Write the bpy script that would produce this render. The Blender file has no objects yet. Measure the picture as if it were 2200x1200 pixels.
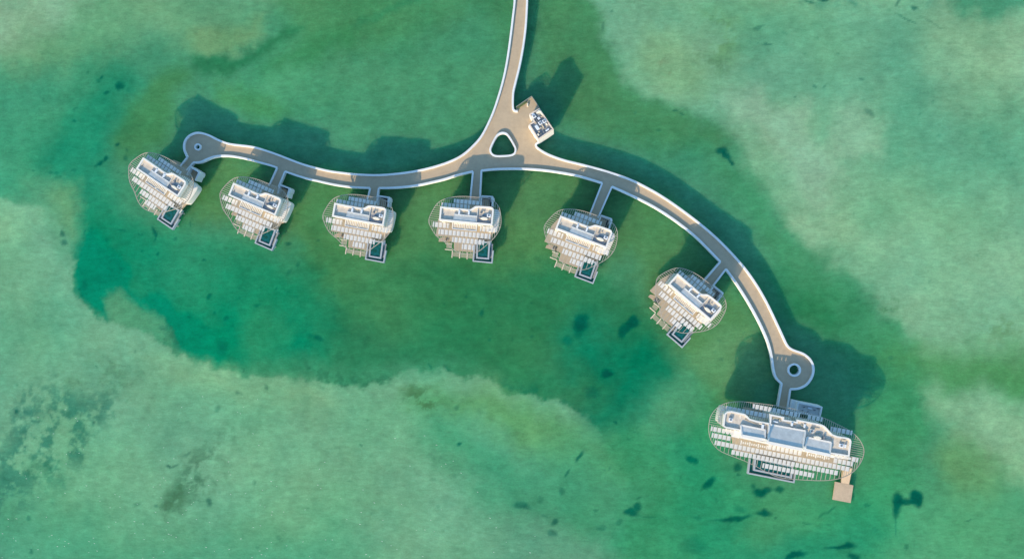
import bpy, math, random
import numpy as np
from mathutils import Vector, Matrix
from mathutils.geometry import tessellate_polygon

random.seed(7)
SC = bpy.context.scene
COL = SC.collection

# ------------------------------------------------------------------ camera
CAM_H = 176.0
TILT = math.radians(4.204)
FPX = 1467.0
fw = Vector((-math.tan(TILT), 0.0, -1.0)).normalized()
rt = fw.cross(Vector((0, 1, 0))).normalized()
up = rt.cross(fw).normalized()
cd = bpy.data.cameras.new('camera')
cam = bpy.data.objects.new('camera', cd)
COL.objects.link(cam)
cam.matrix_world = Matrix(((rt.x, up.x, -fw.x, 0), (rt.y, up.y, -fw.y, 0), (rt.z, up.z, -fw.z, CAM_H), (0, 0, 0, 1)))
cd.sensor_width = 36.0
cd.lens = 36.0 * FPX / 2200.0
cd.clip_start = 1.0
cd.clip_end = 12000.0
SC.camera = cam

# ------------------------------------------------------------------ light
SUN_EL, SUN_AZ = math.radians(22.6), math.radians(27.5)   # azimuth of the shadows, from +y towards +x
EXPOSURE = 1.12
w = bpy.data.worlds.new('World'); SC.world = w; w.use_nodes = True
nt = w.node_tree; nt.nodes.clear()
sky = nt.nodes.new('ShaderNodeTexSky'); sky.sky_type = 'NISHITA'; sky.sun_disc = False
sky.sun_elevation = SUN_EL; sky.sun_rotation = math.pi + SUN_AZ
sky.air_density = 1.0; sky.dust_density = 0.6; sky.ozone_density = 2.2
bg = nt.nodes.new('ShaderNodeBackground'); bg.inputs['Strength'].default_value = 0.15
wo = nt.nodes.new('ShaderNodeOutputWorld')
wb = nt.nodes.new('ShaderNodeVectorMath'); wb.operation = 'MULTIPLY'; wb.inputs[1].default_value = (0.78, 1.0, 1.04)   # camera white balance of the sky light
nt.links.new(sky.outputs[0], wb.inputs[0]); nt.links.new(wb.outputs[0], bg.inputs[0]); nt.links.new(bg.outputs[0], wo.inputs[0])
sd = bpy.data.lights.new('sun', 'SUN'); sd.energy = 3.35; sd.angle = math.radians(0.6); sd.color = (1.0, 0.77, 0.51)
sun = bpy.data.objects.new('sun', sd); COL.objects.link(sun)
trav = Vector((math.sin(SUN_AZ) * math.cos(SUN_EL), math.cos(SUN_AZ) * math.cos(SUN_EL), -math.sin(SUN_EL)))
sun.rotation_euler = trav.to_track_quat('-Z', 'Y').to_euler(); sun.location = (-80, -150, 120)
SC.view_settings.view_transform = 'Standard'; SC.view_settings.look = 'None'
SC.view_settings.exposure = EXPOSURE; SC.view_settings.gamma = 1.0
SC.view_settings.use_curve_mapping = False

# ------------------------------------------------------------------ helpers
def W(px, py, z=0.0):
    """point of the place seen at a pixel of the survey photograph (2200 x 1200), at height z"""
    d = fw * FPX + rt * (px - 1100.0) + up * (600.0 - py)
    t = (z - CAM_H) / d.z
    return (d.x * t, d.y * t)

def WL(pts, z): return [W(p[0], p[1], z) for p in pts]

def tag(o, label=None, cat=None, group=None, kind=None):
    if label: o['label'] = label
    if cat: o['category'] = cat
    if group: o['group'] = group
    if kind: o['kind'] = kind
    return o

def empty(name, loc=(0, 0, 0), rz=0.0, parent=None):
    o = bpy.data.objects.new(name, None); COL.objects.link(o)
    o.location = loc; o.rotation_euler = (0, 0, rz); o.empty_display_size = 1.0
    if parent: o.parent = parent
    return o

def area2(p): return sum(p[i][0] * p[(i + 1) % len(p)][1] - p[(i + 1) % len(p)][0] * p[i][1] for i in range(len(p)))
def ccw(p): return list(p) if area2(p) > 0 else list(p)[::-1]

def smooth(pts, n=5, closed=False):
    out = []; m = len(pts)
    g = (lambda i: pts[i % m]) if closed else (lambda i: pts[max(0, min(m - 1, i))])
    for i in range(m if closed else m - 1):
        p0, p1, p2, p3 = g(i - 1), g(i), g(i + 1), g(i + 2)
        for k in range(n):
            t = k / n
            out.append(tuple(0.5 * (2 * p1[a] + (p2[a] - p0[a]) * t + (2 * p0[a] - 5 * p1[a] + 4 * p2[a] - p3[a]) * t * t
                                    + (3 * p1[a] - p0[a] - 3 * p2[a] + p3[a]) * t ** 3) for a in (0, 1)))
    if not closed: out.append(tuple(pts[-1][:2]))
    return out

def offs(line, d, closed=False):
    n = len(line); out = []
    for i in range(n):
        a = Vector(line[i - 1]) if (i > 0 or closed) else None
        b = Vector(line[i]); c = Vector(line[(i + 1) % n]) if (i < n - 1 or closed) else None
        ns = []
        if a is not None and (b - a).length > 1e-6: e = (b - a).normalized(); ns.append(Vector((-e.y, e.x)))
        if c is not None and (c - b).length > 1e-6: e = (c - b).normalized(); ns.append(Vector((-e.y, e.x)))
        if len(ns) == 2:
            m = ns[0] + ns[1]
            if m.length < 1e-3: m = ns[0]
            m.normalize(); k = 1.0 / max(0.35, m.dot(ns[0])); q = b + m * d * k
        else: q = b + ns[0] * d
        out.append((q.x, q.y))
    return out

class MB:
    def __init__(s): s.v = []; s.f = []
    def prism(s, poly, z0, z1, holes=(), bottom=True):
        rings = [ccw(poly)] + [ccw(h)[::-1] for h in holes]
        tess = tessellate_polygon([[Vector((p[0], p[1], 0)) for p in r] for r in rings])
        flat = [p for r in rings for p in r]; n = len(flat); b = len(s.v)
        zt = z1 if callable(z1) else (lambda x, y: z1)
        s.v += [(p[0], p[1], z0) for p in flat] + [(p[0], p[1], zt(p[0], p[1])) for p in flat]
        for t in tess:
            a, c, d = t
            A, C_, D = flat[a], flat[c], flat[d]
            cr = (C_[0] - A[0]) * (D[1] - A[1]) - (C_[1] - A[1]) * (D[0] - A[0])
            if cr < 0: a, c, d = a, d, c
            s.f.append((b + n + a, b + n + c, b + n + d))
            if bottom: s.f.append((b + a, b + d, b + c))
        k = 0
        for r in rings:
            m = len(r)
            for i in range(m):
                j = (i + 1) % m
                s.f.append((b + k + i, b + k + j, b + n + k + j, b + n + k + i))
            k += m
        return s
    def quadz(s, p, z0, ztop):          # prism with a height per corner
        p2 = list(zip(p, ztop))
        if area2(p) < 0: p2 = p2[::-1]
        n = len(p2); b = len(s.v)
        s.v += [(q[0][0], q[0][1], z0) for q in p2] + [(q[0][0], q[0][1], q[1]) for q in p2]
        s.f.append(tuple(range(b + n, b + 2 * n))); s.f.append(tuple(range(b + n - 1, b - 1, -1)))
        for i in range(n): j = (i + 1) % n; s.f.append((b + i, b + j, b + n + j, b + n + i))
        return s
    def box(s, cx, cy, z0, z1, lx, ly, rot=0.0, bev=0.0):
        c, sn = math.cos(rot), math.sin(rot)
        def ring(a, b): return [(cx + c * x - sn * y, cy + sn * x + c * y) for x, y in ((-a, -b), (a, -b), (a, b), (-a, b))]
        if bev <= 0: return s.prism(ring(lx / 2, ly / 2), z0, z1)
        b0 = len(s.v)
        for z, i in ((z0, 0), (z1 - bev, 0), (z1, bev)):
            s.v += [(x, y, z) for x, y in ring(lx / 2 - i, ly / 2 - i)]
        s.f.append((b0 + 3, b0 + 2, b0 + 1, b0)); s.f.append((b0 + 8, b0 + 9, b0 + 10, b0 + 11))
        for k in (0, 4):
            for i in range(4): j = (i + 1) % 4; s.f.append((b0 + k + i, b0 + k + j, b0 + k + 4 + j, b0 + k + 4 + i))
        return s
    def band(s, line, wd, z0, z1, closed=False, bev=0.0):
        n = len(line)
        prof = [(wd / 2, z0), (wd / 2, z1 - bev), (wd / 2 - bev, z1), (-wd / 2 + bev, z1), (-wd / 2, z1 - bev), (-wd / 2, z0)] if bev > 0 \
            else [(wd / 2, z0), (wd / 2, z1), (-wd / 2, z1), (-wd / 2, z0)]
        m = len(prof); b = len(s.v); ls = [offs(line, d, closed) for d, z in prof]
        for i in range(n):
            for k in range(m): s.v.append((ls[k][i][0], ls[k][i][1], prof[k][1]))
        for i in range(n if closed else n - 1):
            j = (i + 1) % n
            for k in range(m): l = (k + 1) % m; s.f.append((b + i * m + k, b + i * m + l, b + j * m + l, b + j * m + k))
        if not closed:
            s.f.append(tuple(range(b + m - 1, b - 1, -1))); s.f.append(tuple(b + (n - 1) * m + k for k in range(m)))
        return s
    def beam(s, p, q, wd, z0, z1): return s.band([p, q], wd, z0, z1)
    def arch(s, cx, cy, z, lx, ly, rise, th, rot, lean=0.0):
        c, sn = math.cos(rot), math.sin(rot); b = len(s.v); N = 6
        for i in range(N + 1):
            t = i / N * 2 - 1; x = t * lx / 2; h = rise * (1 - t * t) - lean * t
            for y in (-ly / 2, ly / 2):
                for dz in (0, th):
                    s.v.append((cx + c * x - sn * y, cy + sn * x + c * y, z + h + dz))
        for i in range(N):
            a = b + i * 4; d = a + 4
            s.f += [(a + 1, d + 1, d + 3, a + 3), (a, a + 2, d + 2, d), (a, d, d + 1, a + 1), (a + 2, a + 3, d + 3, d + 2)]
        a = b; s.f.append((a, a + 1, a + 3, a + 2)); a = b + N * 4; s.f.append((a, a + 2, a + 3, a + 1))
        return s
    def cyl(s, cx, cy, z0, z1, r, n=10, r2=None, ry=1.0, rot=0.0):
        b = len(s.v); r2 = r if r2 is None else r2; c, sn = math.cos(rot), math.sin(rot)
        for z, q in ((z0, r), (z1, r2)):
            for i in range(n):
                x, y = q * math.cos(2 * math.pi * i / n), q * ry * math.sin(2 * math.pi * i / n)
                s.v.append((cx + c * x - sn * y, cy + sn * x + c * y, z))
        s.f.append(tuple(range(b + n - 1, b - 1, -1))); s.f.append(tuple(range(b + n, b + 2 * n)))
        for i in range(n): j = (i + 1) % n; s.f.append((b + i, b + j, b + n + j, b + n + i))
        return s
    def build(s, name, mat, parent=None, origin=(0, 0, 0)):
        me = bpy.data.meshes.new(name)
        o3 = origin
        me.from_pydata([(a - o3[0], b - o3[1], c - o3[2]) for a, b, c in s.v], [], s.f); me.update()
        if mat: me.materials.append(mat)
        o = bpy.data.objects.new(name, me); COL.objects.link(o)
        if parent: o.parent = parent
        return o

# ------------------------------------------------------------------ materials
def mat(name, col, rough=0.7, var=0.10, scale=1.5, spec=0.4, bump=0.0, plank=None, plank_dark=0.75, stain=0.0, metallic=0.0):
    m = bpy.data.materials.new(name); m.use_nodes = True; n = m.node_tree; n.nodes.clear(); L = n.links
    out = n.nodes.new('ShaderNodeOutputMaterial'); b = n.nodes.new('ShaderNodeBsdfPrincipled'); L.new(b.outputs[0], out.inputs[0])
    b.inputs['Roughness'].default_value = rough; b.inputs['Specular IOR Level'].default_value = spec; b.inputs['Metallic'].default_value = metallic
    tc = n.nodes.new('ShaderNodeTexCoord')
    nz = n.nodes.new('ShaderNodeTexNoise'); nz.inputs['Scale'].default_value = scale; nz.inputs['Detail'].default_value = 6; nz.inputs['Roughness'].default_value = 0.65
    L.new(tc.outputs['Object'], nz.inputs['Vector'])
    r = n.nodes.new('ShaderNodeMapRange'); r.inputs[1].default_value = 0.3; r.inputs[2].default_value = 0.7
    r.inputs[3].default_value = 1 - var; r.inputs[4].default_value = 1 + var; L.new(nz.outputs[0], r.inputs[0])
    mul = n.nodes.new('ShaderNodeVectorMath'); mul.operation = 'SCALE'; mul.inputs[0].default_value = col; L.new(r.outputs[0], mul.inputs['Scale'])
    cur = mul.outputs[0]
    if stain > 0:
        n2 = n.nodes.new('ShaderNodeTexNoise'); n2.inputs['Scale'].default_value = 0.35; n2.inputs['Detail'].default_value = 8; n2.inputs['Roughness'].default_value = 0.7
        L.new(tc.outputs['Object'], n2.inputs['Vector'])
        r2 = n.nodes.new('ShaderNodeMapRange'); r2.inputs[1].default_value = 0.45; r2.inputs[2].default_value = 0.72; r2.inputs[3].default_value = 1.0; r2.inputs[4].default_value = 1 - stain
        L.new(n2.outputs[0], r2.inputs[0])
        m2 = n.nodes.new('ShaderNodeVectorMath'); m2.operation = 'SCALE'; L.new(cur, m2.inputs[0]); L.new(r2.outputs[0], m2.inputs['Scale']); cur = m2.outputs[0]
    if plank:
        mp = n.nodes.new('ShaderNodeMapping'); mp.inputs['Rotation'].default_value = (0, 0, plank[1]); L.new(tc.outputs['Object'], mp.inputs[0])
        wv = n.nodes.new('ShaderNodeTexWave'); wv.inputs['Scale'].default_value = plank[0]; wv.wave_profile = 'SAW'; L.new(mp.outputs[0], wv.inputs['Vector'])
        r3 = n.nodes.new('ShaderNodeMapRange'); r3.inputs[1].default_value = 0.0; r3.inputs[2].default_value = 0.16; r3.inputs[3].default_value = plank_dark; r3.inputs[4].default_value = 1.0
        L.new(wv.outputs[1], r3.inputs[0])
        m3 = n.nodes.new('ShaderNodeVectorMath'); m3.operation = 'SCALE'; L.new(cur, m3.inputs[0]); L.new(r3.outputs[0], m3.inputs['Scale']); cur = m3.outputs[0]
    L.new(cur, b.inputs['Base Color'])
    if bump > 0:
        bp = n.nodes.new('ShaderNodeBump'); bp.inputs['Strength'].default_value = bump; bp.inputs['Distance'].default_value = 0.05
        L.new(nz.outputs[0], bp.inputs['Height']); L.new(bp.outputs[0], b.inputs['Normal'])
    return m

M = {
    'white': mat('white_render', (0.68, 0.65, 0.59), 0.6, 0.05, 2.5, stain=0.08),
    'rim': mat('white_concrete', (0.66, 0.67, 0.66), 0.6, 0.05, 2.0, stain=0.10),
    'path': mat('walkway_concrete', (0.425, 0.33, 0.215), 0.65, 0.06, 1.2, spec=0.5, stain=0.10, bump=0.2),
    'slab': mat('roof_membrane', (0.52, 0.53, 0.50), 0.5, 0.12, 1.2, stain=0.18),
    'rooffloor': mat('roof_gravel', (0.56, 0.50, 0.41), 0.8, 0.16, 2.5, stain=0.25, bump=0.3),
    'timber': mat('deck_timber', (0.37, 0.305, 0.22), 0.7, 0.10, 2.0, plank=(2.2, 0.0), plank_dark=0.72, stain=0.15),
    'jetty': mat('jetty_timber', (0.47, 0.355, 0.24), 0.7, 0.08, 2.0, plank=(2.2, -0.18), plank_dark=0.8, stain=0.12),
    'beam': mat('bleached_timber', (0.62, 0.52, 0.42), 0.7, 0.10, 3.0),
    'rafter': mat('rafter_metal', (0.36, 0.32, 0.26), 0.5, 0.10, 3.0),
    'panel': mat('canopy_panel_white', (0.60, 0.57, 0.51), 0.55, 0.06, 4.0),
    'stone': mat('pool_stone', (0.33, 0.37, 0.41), 0.6, 0.08, 2.5),
    'pale': mat('pale_stone', (0.68, 0.66, 0.62), 0.6, 0.08, 2.5),
    'net': mat('net_rope', (0.34, 0.33, 0.24), 0.8, 0.15, 5.0),
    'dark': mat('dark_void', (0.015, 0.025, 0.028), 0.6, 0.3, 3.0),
    'darkroof': mat('dark_roof', (0.30, 0.315, 0.32), 0.7, 0.25, 3.0, stain=0.3),
    'unit': mat('unit_metal', (0.62, 0.66, 0.70), 0.45, 0.06, 5.0),
    'unitd': mat('unit_dark', (0.16, 0.17, 0.18), 0.5, 0.2, 5.0),
    'pipe': mat('pipe_lagging', (0.50, 0.42, 0.30), 0.6, 0.2, 5.0),
    'rail': mat('rail_metal', (0.22, 0.24, 0.22), 0.5, 0.15, 5.0),
    'plant': mat('planter_green', (0.09, 0.12, 0.05), 0.9, 0.4, 8.0, bump=0.5),
    'cream': mat('cream_cushion', (0.70, 0.64, 0.52), 0.8, 0.05, 5.0),
    'pile': mat('pile_concrete', (0.30, 0.30, 0.28), 0.8, 0.15, 2.0),
    'glass': mat('window_glass', (0.03, 0.05, 0.06), 0.08, 0.1, 1.0, spec=0.6),
}
def pool_mat():
    m = bpy.data.materials.new('pool_water'); m.use_nodes = True; n = m.node_tree; b = n.nodes['Principled BSDF']; L = n.links
    tc = n.nodes.new('ShaderNodeTexCoord'); nz = n.nodes.new('ShaderNodeTexNoise'); nz.inputs['Scale'].default_value = 1.6; nz.inputs['Detail'].default_value = 4
    L.new(tc.outputs['Object'], nz.inputs[0])
    cr = n.nodes.new('ShaderNodeValToRGB'); cr.color_ramp.elements[0].position = 0.35; cr.color_ramp.elements[1].position = 0.65
    cr.color_ramp.elements[0].color = (0.004, 0.055, 0.035, 1); cr.color_ramp.elements[1].color = (0.006, 0.10, 0.105, 1)
    L.new(nz.outputs[0], cr.inputs[0]); L.new(cr.outputs[0], b.inputs['Base Color'])
    b.inputs['Roughness'].default_value = 0.08
    bp = n.nodes.new('ShaderNodeBump'); bp.inputs['Strength'].default_value = 0.3; bp.inputs['Distance'].default_value = 0.03
    n2 = n.nodes.new('ShaderNodeTexNoise'); n2.inputs['Scale'].default_value = 6; L.new(tc.outputs['Object'], n2.inputs[0])
    L.new(n2.outputs[0], bp.inputs['Height']); L.new(bp.outputs[0], b.inputs['Normal'])
    return m
M['pool'] = pool_mat()
M['channel'] = mat('channel_water', (0.012, 0.15, 0.10), 0.1, 0.2, 3.0)
M['plantfloor'] = mat('plant_floor', (0.27, 0.28, 0.29), 0.8, 0.2, 3.0, stain=0.3)

# ------------------------------------------------------------------ water
def s2l(c):
    c = np.asarray(c, float) / 255.0
    return np.where(c <= 0.04045, c / 12.92, ((c + 0.055) / 1.055) ** 2.4)
LIT = np.array([1.10, 1.37, 1.42]); GLOSS = np.array([0.007, 0.006, 0.008])   # exposure of a sunlit white sheet, and what the sky adds by reflection
_rng = np.random.RandomState(11)
_T = _rng.rand(16, 256, 256)
def vnoise(x, y, k):
    xi = np.floor(x).astype(int); yi = np.floor(y).astype(int); fx = x - xi; fy = y - yi
    fx = fx * fx * (3 - 2 * fx); fy = fy * fy * (3 - 2 * fy); T = _T[k % 16]
    a = T[xi & 255, yi & 255]; b = T[(xi + 1) & 255, yi & 255]; c = T[xi & 255, (yi + 1) & 255]; d = T[(xi + 1) & 255, (yi + 1) & 255]
    return (a * (1 - fx) + b * fx) * (1 - fy) + (c * (1 - fx) + d * fx) * fy
def fbm(x, y, size, octv=5, k=0, rough=0.5):
    s = 0.0; amp = 1.0; tot = 0.0; f = 1.0 / size
    for o in range(octv):
        c, sn = math.cos(0.6 * o + k), math.sin(0.6 * o + k)
        s = s + amp * (vnoise((c * x - sn * y) * f + 37.1 * o, (sn * x + c * y) * f + 11.7 * o, k + o) - 0.5); tot += amp; amp *= rough; f *= 2.03
    return s / tot * 2

def build_water():
    def axis(a, b, step, far):
        m = list(np.arange(a, b, step)); lo = []; hi = []; d = step; x = a
        while x > -far: d *= 1.5; x -= d; lo.append(x)
        d = step; x = m[-1]
        while x < far: d *= 1.5; x += d; hi.append(x)
        return np.array(lo[::-1] + m + hi)
    xs = axis(-168, 128, 0.36, 4000); ys = axis(-90, 90, 0.36, 4000)
    X, Y = np.meshgrid(xs, ys, indexing='ij'); nx, ny = X.shape
    x = X.ravel(); y = Y.ravel()
    w1x, w1y = fbm(x, y, 26, 5, 1), fbm(x, y, 26, 5, 4)
    w2x, w2y = fbm(x, y, 5, 5, 7, 0.62), fbm(x, y, 5, 5, 9, 0.62)
    C = np.tile(s2l((72, 148, 108)), (x.size, 1))
    def sdist(poly, wx, wy):
        P = np.array(poly); lo = P.min(0) - 25; hi = P.max(0) + 25
        m = np.where((x > lo[0]) & (x < hi[0]) & (y > lo[1]) & (y < hi[1]))[0]
        qx, qy = x[m] + wx[m], y[m] + wy[m]
        d2 = np.full(m.size, 1e9); ins = np.zeros(m.size, bool)
        for i in range(len(P)):
            a, b = P[i], P[(i + 1) % len(P)]; e = b - a; L2 = max(1e-9, e @ e)
            t = np.clip(((qx - a[0]) * e[0] + (qy - a[1]) * e[1]) / L2, 0, 1)
            d2 = np.minimum(d2, (qx - a[0] - t * e[0]) ** 2 + (qy - a[1] - t * e[1]) ** 2)
            if abs(e[1]) > 1e-9:
                cr = ((a[1] > qy) != (b[1] > qy)) & (qx < e[0] * (qy - a[1]) / e[1] + a[0]); ins ^= cr
        d = np.sqrt(d2); return m, np.where(ins, d, -d)
    def layer(pts, col, op=1.0, soft=3.0, warp=1.0, fine=1.0, grain=None):
        """a patch of sea bed: outline traced on the survey, softness in metres"""
        poly = smooth(WL(pts, 0.0), 3, True)
        m, d = sdist(poly, w1x * 5.0 * warp + w2x * 2.6 * fine, w1y * 5.0 * warp + w2y * 2.6 * fine)
        t = np.clip(d / (2 * soft) + 0.5, 0, 1); t = t * t * (3 - 2 * t) * op
        if grain is not None:
            g = fbm(x[m], y[m], grain[0], 5, grain[2] if len(grain) > 2 else 5, 0.62)
            t = t * np.clip((g + 0.35 * fbm(x[m], y[m], 1.3, 3, 3, 0.7) - grain[1] + 0.04) / 0.34 + 0.5, 0, 1)
        C[m] = C[m] * (1 - t[:, None]) + s2l(col)[None] * t[:, None]
    def spot(cx, cy, rx, ry, ang=0.0, op=1.0, col=(0, 92, 76), soft=0.5, warp=0.8):
        k = 0.12; c = W(cx, cy, 0); a = -math.radians(ang)
        r = max(rx, ry) * k * 2.2 + 2
        m = np.where((abs(x - c[0]) < r) & (abs(y - c[1]) < r))[0]
        qx = x[m] - c[0] + w2x[m] * warp * 1.6 + 0.0; qy = y[m] - c[1] + w2y[m] * warp * 1.6
        u = (math.cos(a) * qx + math.sin(a) * qy) / (rx * k); v = (-math.sin(a) * qx + math.cos(a) * qy) / (ry * k)
        d = 1 - np.sqrt(u * u + v * v); t = np.clip(d / soft * 0.5 + 0.5, 0, 1); t = t * t * (3 - 2 * t) * op * 0.9
        C[m] = C[m] * (1 - t[:, None]) + s2l(col)[None] * t[:, None]
    sand = (112, 174, 132)
    # open lagoon, top left
    layer([(-250, -200), (760, -200), (700, -40), (640, 10), (560, 40), (530, 110), (440, 124), (400, 105), (365, 70), (300, 78), (200, 110), (100, 132), (20, 165), (-250, 200)], (100, 164, 118), 1, 7, 1.2)
    layer([(-100, -100), (240, -100), (130, 25), (60, 70), (-100, 130)], (130, 180, 142), 0.9, 7)
    layer([(420, 60), (520, 70), (560, 40), (540, 100), (500, 125), (430, 118)], (112, 160, 108), 0.8, 3, 0.6)
    layer([(-200, 160), (120, 150), (180, 130), (110, 240), (80, 330), (20, 440), (-200, 420)], (68, 158, 118), 0.9, 6)
    # green field above the arc
    layer([(480, 190), (620, 130), (760, 150), (900, 120), (1060, 20), (1085, 130), (1040, 260), (980, 310), (900, 300), (760, 280), (690, 250), (560, 250), (480, 230)], (76, 154, 110), 0.9, 5)
    layer([(620, -60), (1110, -60), (1095, 60), (1000, 30), (900, 90), (780, 120), (700, 100), (640, 120)], (70, 140, 92), 0.85, 6)
    layer([(1150, -60), (1290, -60), (1330, 120), (1420, 215), (1540, 290), (1480, 340), (1250, 300), (1180, 230), (1150, 100)], (72, 137, 88), 0.9, 5)
    # pale sand on the right
    layer([(1240, -200), (1275, 30), (1315, 110), (1355, 168), (1420, 213), (1475, 246), (1530, 282), (1575, 325), (1600, 372), (1640, 412), (1695, 445), (1730, 500), (1790, 562), (1860, 605), (1885, 650), (1925, 712),
           (1980, 780), (2010, 850), (2080, 890), (2150, 960), (2400, 960), (2400, -200)], (112, 173, 132), 1, 2.6, 0.8)
    layer([(1560, 25), (1720, 20), (1950, 50), (1960, 120), (1880, 210), (1800, 200), (1740, 225), (1620, 190), (1590, 120)], (96, 165, 128), 0.85, 5)
    layer([(1905, 200), (1960, 160), (2050, 240), (2200, 240), (2350, 300), (2350, 380), (2000, 380), (1890, 330)], (92, 164, 126), 0.85, 6)
    layer([(1540, 225), (1625, 190), (1660, 240), (1745, 215), (1740, 300), (1790, 330), (1790, 430), (1730, 400), (1660, 340), (1600, 280)], (134, 183, 146), 0.8, 3.5, 1.0)
    layer([(1815, 215), (1850, 225), (1895, 270), (1890, 330), (1800, 345), (1800, 270)], (134, 183, 144), 0.8, 3)
    layer([(1700, 440), (1760, 440), (1880, 500), (1880, 540), (1760, 500)], (134, 184, 142), 0.6, 3)
    layer([(1850, 520), (1950, 480), (2200, 520), (2200, 700), (2000, 680), (1930, 700), (1870, 600)], (126, 184, 144), 0.6, 8)
    layer([(2020, 60), (2140, 90), (2300, 30), (2300, 200), (2130, 180), (2040, 130)], (134, 186, 144), 0.6, 7)
    layer([(2040, -40), (2230, -40), (2200, 20), (2130, 48), (2080, 35), (2050, 45)], (66, 148, 110), 0.85, 2, 1.0)
    layer([(1700, -30), (1990, -30), (1975, 30), (1940, 45), (1860, 15), (1720, 10)], (70, 148, 118), 0.7, 2, 1.0, 1.0, (9, 0.05))
    layer([(1480, 40), (1560, 60), (1570, 110), (1500, 130), (1470, 80)], (96, 150, 100), 0.8, 4, 1, 1, (6, 0.0))
    layer([(1380, 60), (1490, 90), (1500, 210), (1420, 190), (1370, 130)], (122, 176, 124), 0.7, 5)
    layer([(1415, 118), (1440, 125), (1465, 160), (1440, 158), (1420, 140)], (112, 148, 108), 0.8, 1, 0.3, 1, (1.6, 0.15))
    # slope between dredged basin and sand on the right
    layer([(1500, 320), (1600, 380), (1680, 450), (1740, 520), (1800, 580), (1850, 640), (1900, 720), (1960, 800), (1900, 820), (1760, 720), (1690, 640), (1640, 520), (1580, 450)], (66, 145, 100), 0.9, 4)
    layer([(1640, 560), (1720, 600), (1800, 640), (1850, 700), (1800, 720), (1720, 690), (1670, 640)], (44, 128, 84), 0.8, 5)
    # dark green deep basin below the arc
    layer([(640, 520), (780, 570), (1100, 540), (1350, 610), (1430, 700), (1420, 800), (1300, 880), (1265, 897), (1240, 876), (1190, 845), (1130, 838), (1070, 828), (1010, 803), (930, 790), (800, 800), (700, 790), (660, 660)], (50, 128, 87), 1, 5)
    layer([(430, 330), (700, 380), (1050, 360), (1300, 380), (1480, 480), (1580, 620), (1650, 760), (1580, 860), (1520, 880), (1480, 800), (1440, 720), (1400, 620), (1330, 560), (1200, 580), (1060, 600), (860, 580), (700, 560), (600, 500), (480, 480), (400, 440)], (78, 138, 86), 0.9, 5)
    layer([(1560, 680), (1660, 760), (1560, 860), (1500, 860), (1480, 780), (1520, 720)], (90, 154, 104), 0.8, 4)
    layer([(660, 480), (760, 560), (1000, 600), (960, 680), (860, 700), (760, 650), (680, 560)], (70, 142, 88), 0.7, 6)
    layer([(1060, 500), (1130, 495), (1150, 560), (1060, 620), (1020, 600)], (84, 146, 86), 0.6, 4)
    layer([(860, 560), (1110, 560), (1200, 640), (1160, 800), (1010, 790), (900, 740)], (48, 126, 80), 0.6, 8)
    # olive shoal top left of the round end
    layer([(235, 300), (265, 225), (330, 178), (400, 165), (425, 185), (380, 240), (375, 300), (340, 335), (270, 330)], (66, 134, 84), 0.9, 3.5)
    layer([(420, 140), (450, 122), (510, 128), (560, 100), (640, 58), (647, 66), (620, 95), (560, 125), (500, 165), (430, 170)], (50, 126, 84), 0.95, 1.6, 0.3)
    layer([(560, 150), (640, 110), (733, 70), (733, 110), (620, 150), (560, 170)], (56, 130, 82), 0.8, 4)
    layer([(755, 62), (800, 35), (880, -12), (905, -10), (830, 35), (765, 66)], (58, 138, 94), 0.8, 1.2, 0.2)
    layer([(480, 200), (560, 215), (600, 250), (560, 270), (500, 240)], (72, 144, 90), 0.8, 3)
    # teal water on the left
    layer([(85, 340), (120, 240), (190, 165), (260, 140), (300, 180), (260, 240), (235, 330), (270, 440), (330, 520), (300, 560), (180, 540), (165, 440), (110, 400)], (34, 144, 106), 0.85, 6)
    layer([(180, 420), (300, 440), (420, 500), (600, 540), (700, 620), (740, 780), (640, 812), (480, 803), (420, 770), (330, 690), (250, 640), (190, 600), (165, 520)], (28, 139, 98), 0.9, 8, 1.5)
    layer([(170, 515), (215, 500), (280, 560), (300, 620), (360, 640), (450, 690), (500, 760), (470, 800), (400, 765), (340, 720), (320, 670), (290, 640), (255, 625), (235, 660), (225, 690), (190, 665), (152, 615)], (4, 136, 100), 0.95, 2.4, 0.8)
    layer([(480, 600), (600, 700), (690, 740), (640, 800), (540, 800), (470, 720)], (8, 134, 98), 0.75, 6, 1.2)
    layer([(560, 640), (640, 690), (660, 740), (600, 780), (540, 740)], (52, 146, 102), 0.6, 4)
    layer([(380, 520), (480, 560), (520, 640), (440, 650), (380, 600)], (52, 146, 102), 0.5, 6)
    # sandbank below, with its sharp dredged edge
    layer([(-250, 430), (20, 438), (60, 445), (110, 450), (135, 480), (150, 525), (165, 560), (150, 600), (153, 625), (185, 662), (220, 690), (262, 698), (310, 715), (352, 738), (372, 766), (405, 772), (440, 790), (480, 803), (560, 818),
           (640, 814), (720, 822), (800, 817), (870, 800), (930, 796), (1010, 807), (1070, 832), (1130, 840), (1190, 846), (1242, 876), (1262, 897), (1290, 940), (1350, 1040), (1300, 1120), (1250, 1400), (-250, 1400)], (108, 174, 134), 1, 0.8, 0.45, 1.1)
    layer([(225, 640), (262, 622), (300, 640), (345, 680), (372, 700), (370, 745), (320, 716), (250, 700)], (84, 158, 114), 0.85, 1.8, 0.8)
    layer([(560, 770), (700, 770), (860, 770), (960, 790), (900, 806), (760, 815), (640, 808), (560, 812)], (66, 148, 106), 0.7, 3, 0.6)
    layer([(60, 380), (130, 380), (170, 440), (175, 510), (150, 560), (110, 520), (80, 450)], (88, 162, 120), 0.8, 4)
    layer([(115, 400), (165, 375), (175, 420), (165, 500), (140, 470)], (96, 158, 108), 0.7, 3)
    layer([(-200, 430), (70, 450), (60, 490), (20, 520), (-200, 560)], (126, 184, 140), 0.7, 4)
    layer([(-200, 640), (90, 640), (160, 760), (120, 820), (-200, 820)], (96, 168, 130), 0.6, 9)
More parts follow.
